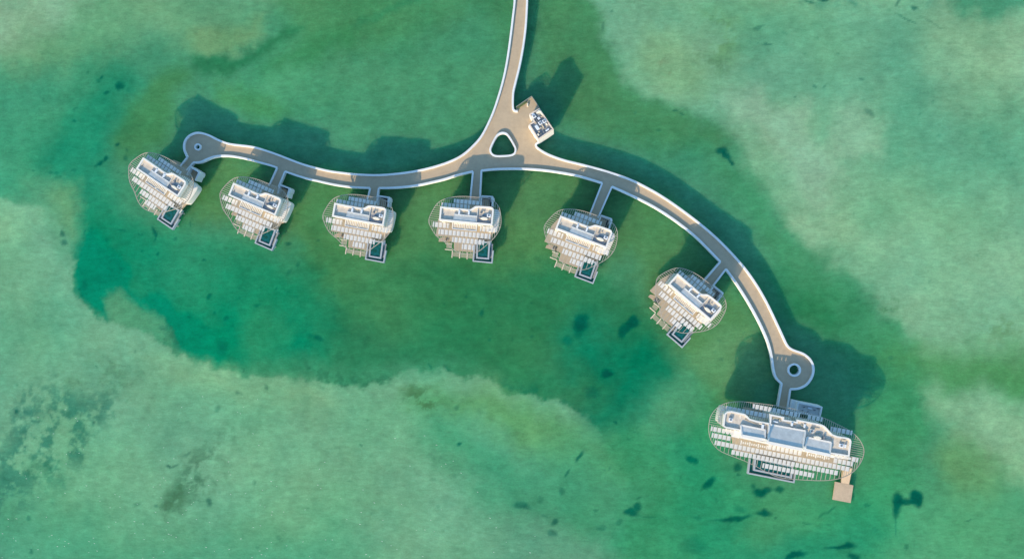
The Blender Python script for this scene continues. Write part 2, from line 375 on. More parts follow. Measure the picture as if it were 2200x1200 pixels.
    layer([(-250, 1010), (150, 1080), (400, 1130), (700, 1120), (700, 1400), (-250, 1400)], (74, 160, 120), 0.85, 12)
    layer([(300, 760), (420, 790), (560, 830), (700, 830), (720, 880), (560, 880), (380, 820)], (128, 182, 136), 0.6, 5)
    layer([(880, 850), (1010, 830), (1180, 860), (1270, 930), (1310, 1000), (1200, 1010), (1050, 900)], (92, 158, 96), 0.8, 5)
    layer([(930, 860), (1060, 920), (1180, 1000), (1290, 1060), (1350, 1100), (1200, 1140), (1060, 1100), (1040, 1040), (930, 970), (900, 900)], (66, 156, 112), 0.85, 8)
    layer([(1180, 950), (1290, 925), (1400, 960), (1430, 1060), (1400, 1200), (1180, 1190), (1120, 1060)], (72, 156, 112), 0.9, 10, 1.3)
    layer([(1270, 900), (1330, 900), (1390, 960), (1340, 1010), (1290, 970)], (80, 156, 106), 0.9, 5, 1.2)
    layer([(1100, 1200), (1130, 1120), (1200, 1130), (1270, 1170), (1260, 1260), (1100, 1260)], (94, 160, 122), 0.8, 5)
    # basin floor lower right
    layer([(1290, 880), (1360, 850), (1440, 800), (1560, 880), (1540, 1000), (1640, 1040), (1800, 1060), (1920, 980), (1960, 1060), (1900, 1400), (1280, 1400), (1330, 1140), (1370, 1060), (1300, 960)], (62, 154, 106), 1, 6)
    layer([(1360, 820), (1440, 790), (1500, 860), (1440, 920), (1360, 900)], (88, 162, 118), 0.7, 5)
    layer([(1210, 700), (1265, 670), (1340, 690), (1400, 700), (1430, 770), (1380, 850), (1320, 870), (1270, 890), (1240, 870), (1285, 800), (1210, 760)], (18, 128, 94), 0.8, 6, 1.3)
    layer([(1430, 950), (1540, 970), (1620, 1060), (1760, 1100), (1860, 1080), (1900, 1200), (1600, 1300), (1480, 1160), (1430, 1060)], (40, 148, 108), 0.7, 8)
    layer([(1650, 1060), (1780, 1090), (1700, 1160), (1600, 1150)], (72, 152, 104), 0.6, 4)
    layer([(1840, 760), (1900, 720), (1960, 800), (2000, 880), (1960, 960), (1880, 1000), (1860, 900)], (62, 148, 100), 0.9, 5)
    layer([(1900, 760), (2200, 760), (2400, 780), (2400, 880), (2200, 862), (2130, 852), (2040, 850), (1960, 800)], (72, 142, 86), 0.9, 5)
    layer([(1990, 840), (2080, 858), (2200, 880), (2400, 880), (2400, 1060), (2180, 1040), (2100, 980), (2020, 910)], (130, 182, 138), 0.9, 4, 0.8)
    layer([(2020, 960), (2100, 960), (2160, 1060), (2060, 1080), (2020, 1020)], (98, 158, 104), 0.7, 4)
    layer([(1960, 1080), (2100, 1080), (2400, 1060), (2400, 1400), (1960, 1400)], (84, 164, 118), 0.9, 8)
    # weed and rubble
    layer([(35, 860), (60, 830), (110, 818), (160, 850), (240, 850), (235, 890), (200, 940), (185, 985), (140, 1000), (120, 1040), (80, 1050), (20, 1110), (-20, 1110), (-20, 960), (20, 920)], (60, 132, 106), 0.9, 5, 0.5, 1.5, (4.5, 0.0))
    layer([(30, 870), (60, 830), (95, 850), (60, 920), (30, 915)], (58, 130, 104), 0.6, 4, 0.5, 1.5, (2.5, -0.05))
    layer([(90, 980), (130, 990), (125, 1035), (85, 1045), (60, 1010)], (56, 130, 98), 0.6, 4, 0.5, 1.5, (2.5, -0.05))
    layer([(140, 780), (290, 780), (270, 830), (180, 860), (130, 830)], (88, 144, 106), 0.6, 4, 0.5, 1.5, (5, 0.08))
    layer([(330, 1080), (345, 1050), (380, 1010), (400, 980), (450, 950), (500, 925), (540, 920), (480, 970), (470, 1020), (455, 1060), (410, 1090), (350, 1100)], (78, 136, 102), 0.9, 4, 0.5, 1.5, (4, -0.05))
    layer([(345, 1060), (380, 1045), (410, 1060), (390, 1095), (355, 1090)], (70, 122, 88), 0.9, 3, 0.3, 1.5, (2.5, 0.0))
    layer([(868, 840), (900, 832), (945, 845), (955, 878), (910, 885), (880, 870)], (76, 128, 86), 0.95, 3, 0.3, 1.5, (2.6, 0.0))
    layer([(660, 785), (760, 795), (860, 795), (850, 815), (760, 828), (700, 828), (660, 815)], (50, 120, 88), 0.7, 1.8, 0.4, 1.5, (1.8, 0.14))
    layer([(1080, 815), (1190, 838), (1250, 872), (1268, 898), (1240, 885), (1180, 850), (1080, 832)], (26, 112, 82), 0.6, 1.2, 0.3, 1.0, (4, 0.0))
    layer([(360, 690), (385, 700), (385, 760), (365, 755), (350, 720)], (50, 120, 90), 0.6, 1.5, 0.4, 1.5, (1.6, 0.1))
    layer([(1490, 110), (1540, 105), (1570, 130), (1540, 155), (1500, 145)], (92, 148, 104), 0.6, 3, 0.4, 1.5, (2.5, 0.1))
    layer([(1900, 640), (1930, 640), (1925, 660), (1895, 668)], (70, 132, 88), 0.7, 1, 0.4, 1.5, (1.6, 0.05))
    layer([(2110, 680), (2170, 690), (2180, 740), (2110, 720)], (96, 148, 104), 0.7, 2, 0.4, 1.5, (2.0, 0.12))
    D = (0, 88, 74)
    for a in ((1251, 694, 17, 17, 20, .9), (1245, 712, 10, 16, 10, .4), (1220, 730, 9, 9, 0, .5), (1360, 690, 14, 12, -20, .95), (1345, 703, 12, 11, -30, .9), (1340, 716, 7, 7, 0, .7), (1303, 799, 12, 8, 0, .9), (1270, 845, 16, 12, 0, .4),
              (1548, 322, 14, 8, 10, .95), (1560, 332, 12, 6, 30, .95), (1572, 346, 12, 3.5, 42, .9), (1584, 1003, 9, 8, 0, .8), (1586, 1020, 3, 4, 0, .6), (1528, 1035, 12, 8, -40, .9), (1518, 1045, 9, 8, -30, .8),
              (1632, 1057, 17, 9, 5, .95), (1650, 1052, 14, 6, -10, .9), (1617, 1044, 7, 5, 0, .6), (1678, 1053, 10, 7, 0, .85), (1578, 1111, 27, 6, -8, .85), (1550, 1112, 22, 3, 0, .5), (1640, 1104, 20, 5, 0, .9), (1643, 1099, 6, 5, 0, .7),
              (1586, 1090, 12, 7, 0, .45), (1671, 1112, 4, 3, 0, .6), (1486, 986, 13, 5, 15, .8), (1496, 993, 5, 5, 45, .6), (1496, 1115, 8, 4, 0, .4), (1490, 1170, 26, 18, 0, .35),
              (1925, 1088, 8, 24, 4, .95), (1966, 1070, 14, 17, 0, .9), (1928, 1075, 12, 10, 30, .9), (1945, 1078, 16, 6, 0, .9), (1966, 1066, 13, 14, 0, .95), (1973, 1080, 9, 13, 0, .9), (1962, 1056, 8, 5, 0, .6), (1924, 1130, 3, 22, 0, .45),
              (1812, 1175, 26, 6, -8, .9), (1826, 1170, 10, 6, 0, .8), (1790, 1178, 20, 2.5, 0, .6), (1712, 1193, 22, 6, -18, .95), (1834, 1196, 13, 8, 0, .9), (1680, 1200, 20, 3, 0, .7), (1946, 1174, 5, 6, 0, .5),
              (1862, 1082, 6, 4, 20, .5), (1833, 1065, 5, 6, 0, .8), (1785, 1093, 14, 3, -35, .5), (1765, 1105, 8, 2.5, -40, .45), (1736, 1120, 9, 2.5, 0, .5), (1830, 1040, 3, 16, 0, .35),
              (1117, 1084, 15, 8, 0, .6), (1130, 1088, 10, 5, 0, .4), (1158, 1070, 5, 8, 0, .35), (1243, 984, 4, 14, 35, .8), (1219, 1015, 3, 12, 28, .6), (1207, 1057, 6, 8, 0, .5), (1357, 1101, 14, 8, -10, .85), (1369, 1090, 6, 6, 0, .8),
              (1390, 1107, 20, 2, 5, .4), (1290, 1130, 9, 6, 0, .4), (1330, 1121, 10, 3, 0, .4), (1195, 1123, 7, 9, 0, .7), (1190, 1148, 10, 7, 0, .6), (1168, 1108, 8, 3, 20, .4), (1281, 1095, 5, 3, 0, .5), (1373, 1072, 4, 3, 0, .5),
              (985, 955, 6, 4, -10, .8), (1320, 905, 5, 3, 30, .7), (1360, 930, 12, 1.6, 30, .4), (980, 872, 7, 4, 0, .5), (775, 954, 4, 4, 0, .5), (215, 346, 7, 5, -50, .85), (225, 336, 7, 5, -50, .8), (207, 352, 5, 3, -40, .5),
              (260, 184, 10, 7, -20, .7), (256, 190, 5, 7, 0, .6), (234, 203, 8, 4, -10, .6), (217, 166, 5, 4, -40, .7), (210, 175, 7, 4, 0, .4), (257, 311, 6, 4, -20, .8), (273, 336, 6, 4, -30, .5), (159, 258, 4, 3, 0, .7), (167, 229, 5, 2.5, 0, .4),
              (121, 369, 7, 3, 0, .4), (108, 368, 6, 3, 0, .4), (329, 495, 5, 11, -15, .75), (333, 508, 3, 8, 0, .6), (404, 480, 3, 7, 0, .5), (373, 508, 3.5, 3, 0, .5), (133, 502, 6, 7, 20, .7), (136, 519, 7, 7, 0, .7),
              (182, 611, 9, 8, 0, .35), (297, 504, 3, 3, 0, .4), (309, 543, 3, 4, 0, .5), (340, 544, 2.5, 5, 0, .6), (437, 562, 5, 3, 0, .6), (450, 636, 7, 5, 0, .6), (489, 686, 6, 5, 0, .55), (406, 677, 4, 3, 0, .45), (552, 654, 7, 4, 0, .4),
              (622, 580, 10, 4, -40, .35), (640, 568, 4, 5, 0, .4), (617, 524, 7, 4, 10, .7), (685, 728, 9, 7, 20, .6), (672, 722, 12, 4, 10, .35), (475, 745, 12, 18, 0, .5), (345, 705, 10, 5, 0, .4), (560, 615, 3, 3, 0, .4),
              (1037, 674, 6, 7, 30, .6), (1053, 727, 3, 3, 0, .5), (922, 785, 3, 6, -20, .6), (960, 792, 10, 4, 20, .4), (1003, 724, 3, 3, 0, .3), (37, 884, 5, 6, 0, .7), (22, 930, 5, 5, 0, .4), (66, 1112, 5, 7, 0, .5), (65, 1185, 5, 4, 0, .6),
              (450, 1081, 8, 8, 0, .7), (335, 1083, 6, 4, 0, .5), (361, 999, 5, 4, 0, .8), (375, 996, 12, 2.5, -20, .5), (405, 975, 10, 3, -45, .35), (292, 1085, 8, 5, -30, .35), (202, 907, 4, 6, 0, .6), (543, 1038, 5, 4, 40, .4), (569, 836, 5, 7, -20, .5),
              (466, 880, 6, 7, 0, .4), (511, 843, 8, 5, 0, .35), (600, 1155, 6, 6, 0, .3), (1772, 0, 14, 4, 10, .95), (1740, 3, 12, 3, 15, .7), (1966, 20, 7, 5, 20, .8), (1932, 8, 4, 9, 20, .6), (1945, 42, 20, 2.5, 35, .5), (1848, 165, 5, 3, 0, .6),
              (1649, 95, 12, 2, 5, .6), (1633, 57, 12, 3, -25, .5), (1748, 184, 5, 4, 0, .5), (1770, 183, 9, 2, -30, .4), (1868, 240, 12, 6, 40, .5), (1710, 209, 5, 2, 30, .5), (1447, 240, 6, 2.5, 0, .7), (1462, 248, 7, 2.5, 30, .6), (1315, 22, 4, 3, 0, .5),
              (1293, 55, 2.5, 10, 5, .4), (1416, 277, 6, 3, 0, .4), (2083, 1114, 6, 2, -15, .6), (2005, 50, 25, 2, 25, .35)):
        spot(*a, col=D)
    rs = np.random.RandomState(5)
    for x0, x1, y0, y1, k_, o0, o1 in ((170, 720, 420, 800, 46, .15, .5), (60, 330, 130, 420, 22, .15, .45), (1280, 1900, 900, 1200, 46, .12, .5), (680, 1200, 580, 800, 16, .1, .4), (0, 1000, 820, 1200, 60, .08, .35), (1350, 2200, 0, 800, 90, .08, .4)):
        for _ in range(k_): spot(rs.uniform(x0, x1), rs.uniform(y0, y1), rs.uniform(1.5, 6), rs.uniform(1.5, 3.5), rs.uniform(-60, 60), rs.uniform(o0, o1), col=(34, 112, 88) if x0 > 1200 or y0 > 800 else D)
    # broad mottling of silt and weed
    f1 = fbm(x, y, 22, 6, 2, 0.55); f2 = fbm(x, y, 4.5, 5, 6, 0.6); f3 = fbm(x, y, 60, 4, 3)
    f4 = fbm(x, y, 11, 6, 12, 0.6); f5 = fbm(x, y, 1.6, 3, 13, 0.6)
    C *= (1 + 0.14 * f1 + 0.17 * f2 + 0.05 * f3 + 0.10 * f5)[:, None]
    cl_ = np.clip((f4 - 0.05) / 0.35, 0, 1)[:, None] * 0.16; C = C * (1 - cl_) + C * np.array([1.22, 1.12, 1.06]) * cl_      # silt clouds
    dk_ = np.clip((-f4 - 0.12) / 0.35, 0, 1)[:, None] * 0.22; C = C * (1 - dk_) + C * np.array([0.55, 0.82, 0.85]) * dk_
    C[:, 0] = C[:, 0] * (0.96 + 0.14 * fbm(x, y, 15, 5, 8)) + 0.008 * np.clip(fbm(x, y, 9, 6, 14, 0.62), -0.5, 1); C[:, 2] *= 1 + 0.10 * fbm(x, y, 30, 4, 10)
    C[:, 0] = np.minimum(C[:, 0], 0.30 * C[:, 1] + 0.075)
    C = np.clip((C - GLOSS) / LIT, 0.0005, 0.9)
    z = np.zeros(x.size)
    co = np.stack([x, y, z], 1).astype(np.float32)
    i = np.arange(nx - 1)[:, None]; j = np.arange(ny - 1)[None, :]; a = (i * ny + j).ravel()
    quads = np.stack([a, a + ny, a + ny + 1, a + 1], 1).astype(np.int32)
    me = bpy.data.meshes.new('water')
    me.vertices.add(len(co)); me.vertices.foreach_set('co', co.ravel())
    me.loops.add(quads.size); me.loops.foreach_set('vertex_index', quads.ravel())
    me.polygons.add(len(quads)); me.polygons.foreach_set('loop_start', np.arange(0, quads.size, 4, dtype=np.int32))
    me.update(calc_edges=True)
    at = me.color_attributes.new('seabed', 'FLOAT_COLOR', 'POINT')
    at.data.foreach_set('color', np.concatenate([C, np.ones((len(C), 1))], 1).astype(np.float32).ravel())
    me.polygons.foreach_set('use_smooth', np.ones(len(quads), bool))
    m = bpy.data.materials.new('lagoon_water'); m.use_nodes = True; n = m.node_tree; b = n.nodes['Principled BSDF']; L = n.links
    an = n.nodes.new('ShaderNodeAttribute'); an.attribute_name = 'seabed'
    tc = n.nodes.new('ShaderNodeTexCoord')
    g = n.nodes.new('ShaderNodeTexNoise'); g.inputs['Scale'].default_value = 2.2; g.inputs['Detail'].default_value = 5; g.inputs['Roughness'].default_value = 0.7
    L.new(tc.outputs['Object'], g.inputs['Vector'])
    r = n.nodes.new('ShaderNodeMapRange'); r.inputs[1].default_value = 0.3; r.inputs[2].default_value = 0.7; r.inputs[3].default_value = 0.90; r.inputs[4].default_value = 1.10
    L.new(g.outputs[0], r.inputs[0])
    mu = n.nodes.new('ShaderNodeVectorMath'); mu.operation = 'SCALE'; L.new(an.outputs['Color'], mu.inputs[0]); L.new(r.outputs[0], mu.inputs['Scale'])
    base_ = mu.outputs[0]
    b.inputs['Subsurface Weight'].default_value = 1.0; b.inputs['Subsurface Scale'].default_value = 1.7
    b.inputs['Subsurface Radius'].default_value = (0.6, 2.4, 1.7); b.subsurface_method = 'BURLEY'
    b.inputs['Roughness'].default_value = 0.16; b.inputs['IOR'].default_value = 1.33; b.inputs['Specular IOR Level'].default_value = 0.15
    mp = n.nodes.new('ShaderNodeMapping'); mp.inputs['Rotation'].default_value = (0, 0, math.radians(-24)); mp.inputs['Scale'].default_value = (0.45, 1.5, 1)
    L.new(tc.outputs['Object'], mp.inputs[0])
    rn = n.nodes.new('ShaderNodeTexNoise'); rn.inputs['Scale'].default_value = 1.3; rn.inputs['Detail'].default_value = 6; rn.inputs['Roughness'].default_value = 0.62; rn.inputs['Distortion'].default_value = 0.4
    L.new(mp.outputs[0], rn.inputs['Vector'])
    bp = n.nodes.new('ShaderNodeBump'); bp.inputs['Strength'].default_value = 0.4; bp.inputs['Distance'].default_value = 0.16
    def ramped(sc, rotz, nscale, lo, hi, a, c, prev):
        m_ = n.nodes.new('ShaderNodeMapping'); m_.inputs['Rotation'].default_value = (0, 0, math.radians(rotz)); m_.inputs['Scale'].default_value = sc
        L.new(tc.outputs['Object'], m_.inputs[0])
        t_ = n.nodes.new('ShaderNodeTexNoise'); t_.inputs['Scale'].default_value = nscale; t_.inputs['Detail'].default_value = 4; t_.inputs['Roughness'].default_value = 0.6; t_.inputs['Distortion'].default_value = 0.6
        L.new(m_.outputs[0], t_.inputs['Vector'])
        q_ = n.nodes.new('ShaderNodeMapRange'); q_.inputs[1].default_value = lo; q_.inputs[2].default_value = hi; q_.inputs[3].default_value = a; q_.inputs[4].default_value = c
        L.new(t_.outputs[0], q_.inputs[0])
        v_ = n.nodes.new('ShaderNodeVectorMath'); v_.operation = 'SCALE'; L.new(prev, v_.inputs[0]); L.new(q_.outputs[0], v_.inputs['Scale']); return v_.outputs[0]
    base_ = ramped((0.5, 1.3, 1), -24, 0.75, 0.3, 0.7, 0.89, 1.11, base_)
    base_ = ramped((1, 1, 1), 0, 0.55, 0.35, 0.7, 0.95, 1.06, base_)
    L.new(base_, b.inputs['Base Color'])
    L.new(rn.outputs[0], bp.inputs['Height']); L.new(bp.outputs[0], b.inputs['Normal'])
    me.materials.append(m)
    o = bpy.data.objects.new('water', me); COL.objects.link(o)
    tag(o, 'shallow green lagoon water over pale sand, silt and dark weed', None, None, 'structure')
build_water()

# sun glints on the open water, put in as small pale flecks
glints = MB(); rc = random.Random(3)
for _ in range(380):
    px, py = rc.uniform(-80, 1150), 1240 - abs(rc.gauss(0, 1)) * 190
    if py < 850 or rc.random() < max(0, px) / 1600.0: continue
    x, y = W(px, py, 0.03); l_ = rc.uniform(0.14, 0.42); glints.box(x, y, 0.004, 0.03, l_, rc.uniform(0.04, 0.07), math.radians(rc.gauss(-6, 8)))
tag(glints.build('glint_flecks', M['pale']), 'scattered tiny white flecks standing in for sun glints on the lower left water', kind='stuff')

# ------------------------------------------------------------------ boardwalk
ZD, ZR = 2.2, 2.7           # deck level and top of the kerb
RW = 0.50                   # kerb width
top_left = [(1100, -330), (1105, -150), (1106.8, -60), (1105.7, 0), (1102.3, 33), (1096.3, 83), (1089, 133), (1079.7, 176.7), (1064.7, 226.7), (1051.3, 260), (1034.7, 291.7),
            (1016.3, 313.3), (993, 333.3), (963, 348.3), (919.7, 361.7), (873, 370.7), (816.3, 376), (766.3, 374.5), (733, 371), (700, 366), (650, 352.8),
            (600, 333.8), (570, 323.3), (540, 315.2), (493.3, 309.3), (466.7, 300), (446.7, 290), (425, 285), (407.5, 290.7), (397, 303), (395, 320), (402, 337.5)]
low_a = [(415, 348.8), (430, 348), (445, 341.5), (460, 336.3), (477.5, 334.3), (500, 335.5), (530, 341.3), (560, 349.3), (580, 354.8), (595, 360)]
low_b = [(612, 368), (635, 376), (660, 383.5), (680, 388), (706, 394), (734, 399), (760, 402), (794, 403.6)]
low_c = [(813.5, 403.6), (840, 403.2), (870, 401), (900, 397), (930, 390.5), (955, 384.5), (980, 376.5), (1000, 371.5), (1016, 368)]
low_d = [(1034, 366), (1070, 362.8), (1120, 362.3), (1160, 364.4), (1200, 369.6), (1240, 377), (1270, 385.5), (1294, 393)]
low_e = [(1314.7, 400.5), (1358.8, 420.5), (1402.5, 442.5), (1446, 470), (1490, 504), (1519, 532), (1548, 562)]
low_f = [(1560, 577.5), (1579, 603.5), (1599, 634), (1619, 668), (1638, 705), (1651.5, 738), (1658.5, 767), (1662.5, 795), (1668.3, 811.7), (1680, 824)]
outer = [(1698.3, 835.5), (1716.7, 834), (1734, 825), (1745.3, 808), (1748, 790), (1741.7, 773), (1726.7, 759.8), (1703.3, 751), (1691.7, 741.7), (1683.3, 725),
         (1671.7, 700), (1646.5, 648), (1622.7, 607.5), (1592.7, 567), (1549.3, 520.5), (1509.3, 485), (1466, 451.7), (1422, 421.5), (1383, 399.5), (1349.7, 384),
         (1299.7, 367), (1249.7, 353.5), (1209.7, 343.5), (1176.3, 331), (1157, 319.5), (1151.5, 313.5), (1152, 309), (1158, 305)]
right_top = [(1112, 238.5), (1105.5, 237.8), (1101.8, 230), (1102.3, 200), (1107, 178), (1116.3, 140), (1124.7, 93.3), (1129.7, 50), (1132.3, 0), (1133.5, -60), (1133, -150), (1128, -330)]
tri = [(1080, 285), (1089, 288), (1096.5, 298), (1104, 311), (1107.6, 320), (1105.5, 329), (1097, 333.5), (1081, 335), (1066, 335), (1057, 331), (1053, 322.5), (1055.5, 313), (1063, 298), (1070, 288.5)]
base = W(1080, 350, 0); bo = (base[0], base[1], 0)
bw = tag(empty('boardwalk', bo), 'long curving boardwalk with low white kerbs, three openings and two round ends', 'boardwalk')
segs = {'top_left': top_left, 'a': low_a, 'b': low_b, 'c': low_c, 'd': low_d, 'e': low_e, 'f': low_f, 'outer': outer, 'right': right_top}
S = {k: smooth(WL(v, ZR), 4) for k, v in segs.items()}
terr = WL([(1158, 305), (1158.5, 300), (1139, 268), (1125, 250), (1112, 238.5)], ZD)
outline = S['top_left'] + S['a'] + S['b'] + S['c'] + S['d'] + S['e'] + S['f'] + S['outer'] + terr[1:-1] + S['right']
tri_h = smooth(WL(tri, ZR), 4, True)
def circ(cx, cy, r, n=28):
    c = W(cx, cy, ZR); return [(c[0] + r * math.cos(2 * math.pi * i / n), c[1] + r * math.sin(2 * math.pi * i / n)) for i in range(n)]
cl, crr = circ(424.5, 315.5, 0.74), circ(1706.8, 794.3, 1.42)
MB().prism(outline, 1.75, ZD, holes=[tri_h, cl, crr]).build('deck', M['path'], bw, bo)
for k, ln in S.items():
    MB().band(ln, RW, 1.6, ZR, False, 0.03).build('kerb', M['rim'], bw, bo)
for ln in (tri_h, cl, crr):
    MB().band(ln, RW * (0.9 if ln is not cl else 0.75), 1.6, ZR, True, 0.03).build('kerb', M['rim'], bw, bo)
def piles(parent, pts, z1, origin, r=0.28, name='pile'):
    for p in pts: MB().cyl(p[0], p[1], -2.5, z1, r).build(name, M['pile'], parent, origin)
mids = []
for a, b in (((1115, 10), (1105, 10)), ((1119, 30), 0), ((1113, 90), 0), ((1102, 140), 0), ((1092, 190), 0), ((1080, 240), 0), ((1130, 345), 0), ((1180, 350), 0), ((1240, 364), 0), ((1300, 380), 0), ((1360, 405), 0),
             ((1415, 435), 0), ((1465, 468), 0), ((1510, 507), 0), ((1555, 548), 0), ((1590, 595), 0), ((1620, 645), 0), ((1645, 700), 0), ((1672, 750), 0), ((1685, 800), 0), ((1726, 790), 0), ((1706, 820), 0),
             ((1010, 350), 0), ((960, 365), 0), ((910, 378), 0), ((860, 386), 0), ((800, 390), 0), ((740, 386), 0), ((680, 376), 0), ((630, 359), 0), ((580, 340), 0), ((520, 326), 0), ((470, 318), 0), ((415, 330), 0), ((405, 305), 0)):
    mids.append(W(a[0], a[1], 1.7))
piles(bw, mids, 1.76, bo)

# narrow link bridges
def link(name, L, R, lab):
    c = W((L[0][0] + R[0][0]) / 2, (L[0][1] + R[0][1]) / 2, 0); o3 = (c[0], c[1], 0)
    e = tag(empty(name, o3), lab, 'footbridge', 'link bridges between the boardwalk and the villas')
    Lw, Rw = WL(L, ZR), WL(R, ZR)
    MB().prism(Lw + Rw[::-1], 1.78, ZD - 0.004).build('deck', M['path'], e, o3)
    for ln in (Lw, Rw): MB().band(ln, 0.42, 1.63, ZR - 0.006, False, 0.03).build('kerb', M['rim'], e, o3)
    a = ((Lw[0][0] + Rw[0][0]) / 2, (Lw[0][1] + Rw[0][1]) / 2); b = ((Lw[-1][0] + Rw[-1][0]) / 2, (Lw[-1][1] + Rw[-1][1]) / 2)
    for t in (0.35, 0.85): MB().cyl(a[0] * (1 - t) + b[0] * t, a[1] * (1 - t) + b[1] * t, -2.5, 1.79, 0.22).build('pile', M['pile'], e, o3)
link('footbridge', [(402, 337.5), (386.3, 357.5)], [(415, 348.8), (400, 366)], 'short stubby link bridge from the left round end of the boardwalk to the leftmost villa')
link('footbridge', [(595, 360), (577.5, 399)], [(612, 368), (598, 401)], 'slanting link bridge to the second villa from the left')
link('footbridge', [(795, 403.6), (789.2, 428)], [(813.5, 403.6), (808, 436)], 'very short link bridge to the third villa from the left')
link('footbridge', [(1016, 368), (1010, 430)], [(1034, 366), (1030.5, 432)], 'upright link bridge just below the triangular opening of the boardwalk')
link('footbridge', [(1294, 393), (1266.3, 463)], [(1314.7, 400.5), (1285, 468)], 'long slanting link bridge to the fifth villa from the left')
link('footbridge', [(1548, 562), (1509.5, 606.5)], [(1560, 577.5), (1529, 618)], 'steeply slanting link bridge to the sixth villa, on the steep part of the arc')
link('footbridge', [(1680, 824), (1671.5, 873)], [(1698.3, 835.5), (1694.5, 862), (1692, 880)], 'wide link bridge from the right round end of the boardwalk to the big villa')

# ------------------------------------------------------------------ villas
POSE = {1: (-108.89, 28.31, -33.4), 2: (-84.47, 21.29, -23.1), 3: (-57.56, 15.75, -10.5), 4: (-30.45, 14.59, -5.7), 5: (-1.70, 12.36, -21.0), 6: (25.52, -1.17, -40.9)}
BL, BW_ = 13.38, 3.50
ZT, ZC, ZV, ZP = 8.7, 7.5, 2.5, 3.04     # roof kerb, canopy, villa deck, pool rim
def loc(i, pts, z):
    X, Y, A = POSE[i]; a = math.radians(A); c, s = math.cos(a), math.sin(a); out = []
    for p in pts:
        x, y = W(p[0], p[1], z); x -= X; y -= Y; out.append((c * x + s * y, -s * x + c * y))
    return out
def z26(v): return [(465 + a / 6.667, 370 + b / 6.667) for a, b in v]
def z6(v): return [(1390 + a / 6.316, 565 + b / 6.316) for a, b in v]

ring_pts = smooth(loc(2, [(472.5, 422.5), (477.5, 445), (484, 457), (492.5, 468), (499, 479), (506, 490), (517.5, 500), (533, 505.3), (550, 506.3), (565, 501.3), (592.5, 487.5), (610, 470), (617.5, 447), (617.5, 425),
                          (605, 407.5), (580, 396), (555, 386), (532.5, 380.8), (512, 380.5), (497.5, 386), (482.5, 400), (473.8, 412)], ZC), 4, True)

def cuts(poly, a, axis):
    r = []
    for i in range(len(poly)):
        p, q = poly[i], poly[(i + 1) % len(poly)]; o = 1 - axis
        if (p[o] > a) != (q[o] > a): r.append(p[axis] + (a - p[o]) / (q[o] - p[o]) * (q[axis] - p[axis]))
    return sorted(r)

def add_rafter(p, q, root, wd=0.10):
    return MB().beam(p, q, wd, ZC - 0.16, ZC).build('rafter', M['rafter'], root)

def make_panel_mesh(name, lx, ly):
    m = MB().arch(0, 0, 0, lx, ly, 0.05, 0.03, 0, 0.05)
    me = bpy.data.meshes.new(name); me.from_pydata(m.v, [], m.f); me.update(); me.materials.append(M['panel']); return me
def panel_obj(me, x, y, z, rot, root):
    o = bpy.data.objects.new('canopy_panel', me); COL.objects.link(o); o.parent = root; o.location = (x, y, z); o.rotation_euler = (0, 0, rot); return o

def ac_unit(root, x, y, z, lx, ly, h, rot=0.0, m='unit', fan=True):
    o = MB().box(x, y, z, z + h, lx, ly, rot, 0.04).build('air_conditioner', M[m], root)
    if fan: MB().cyl(x, y, z + h + 0.002, z + h + 0.05, min(lx, ly) * 0.32, 12).build('fan', M['unitd'], o)
    return o

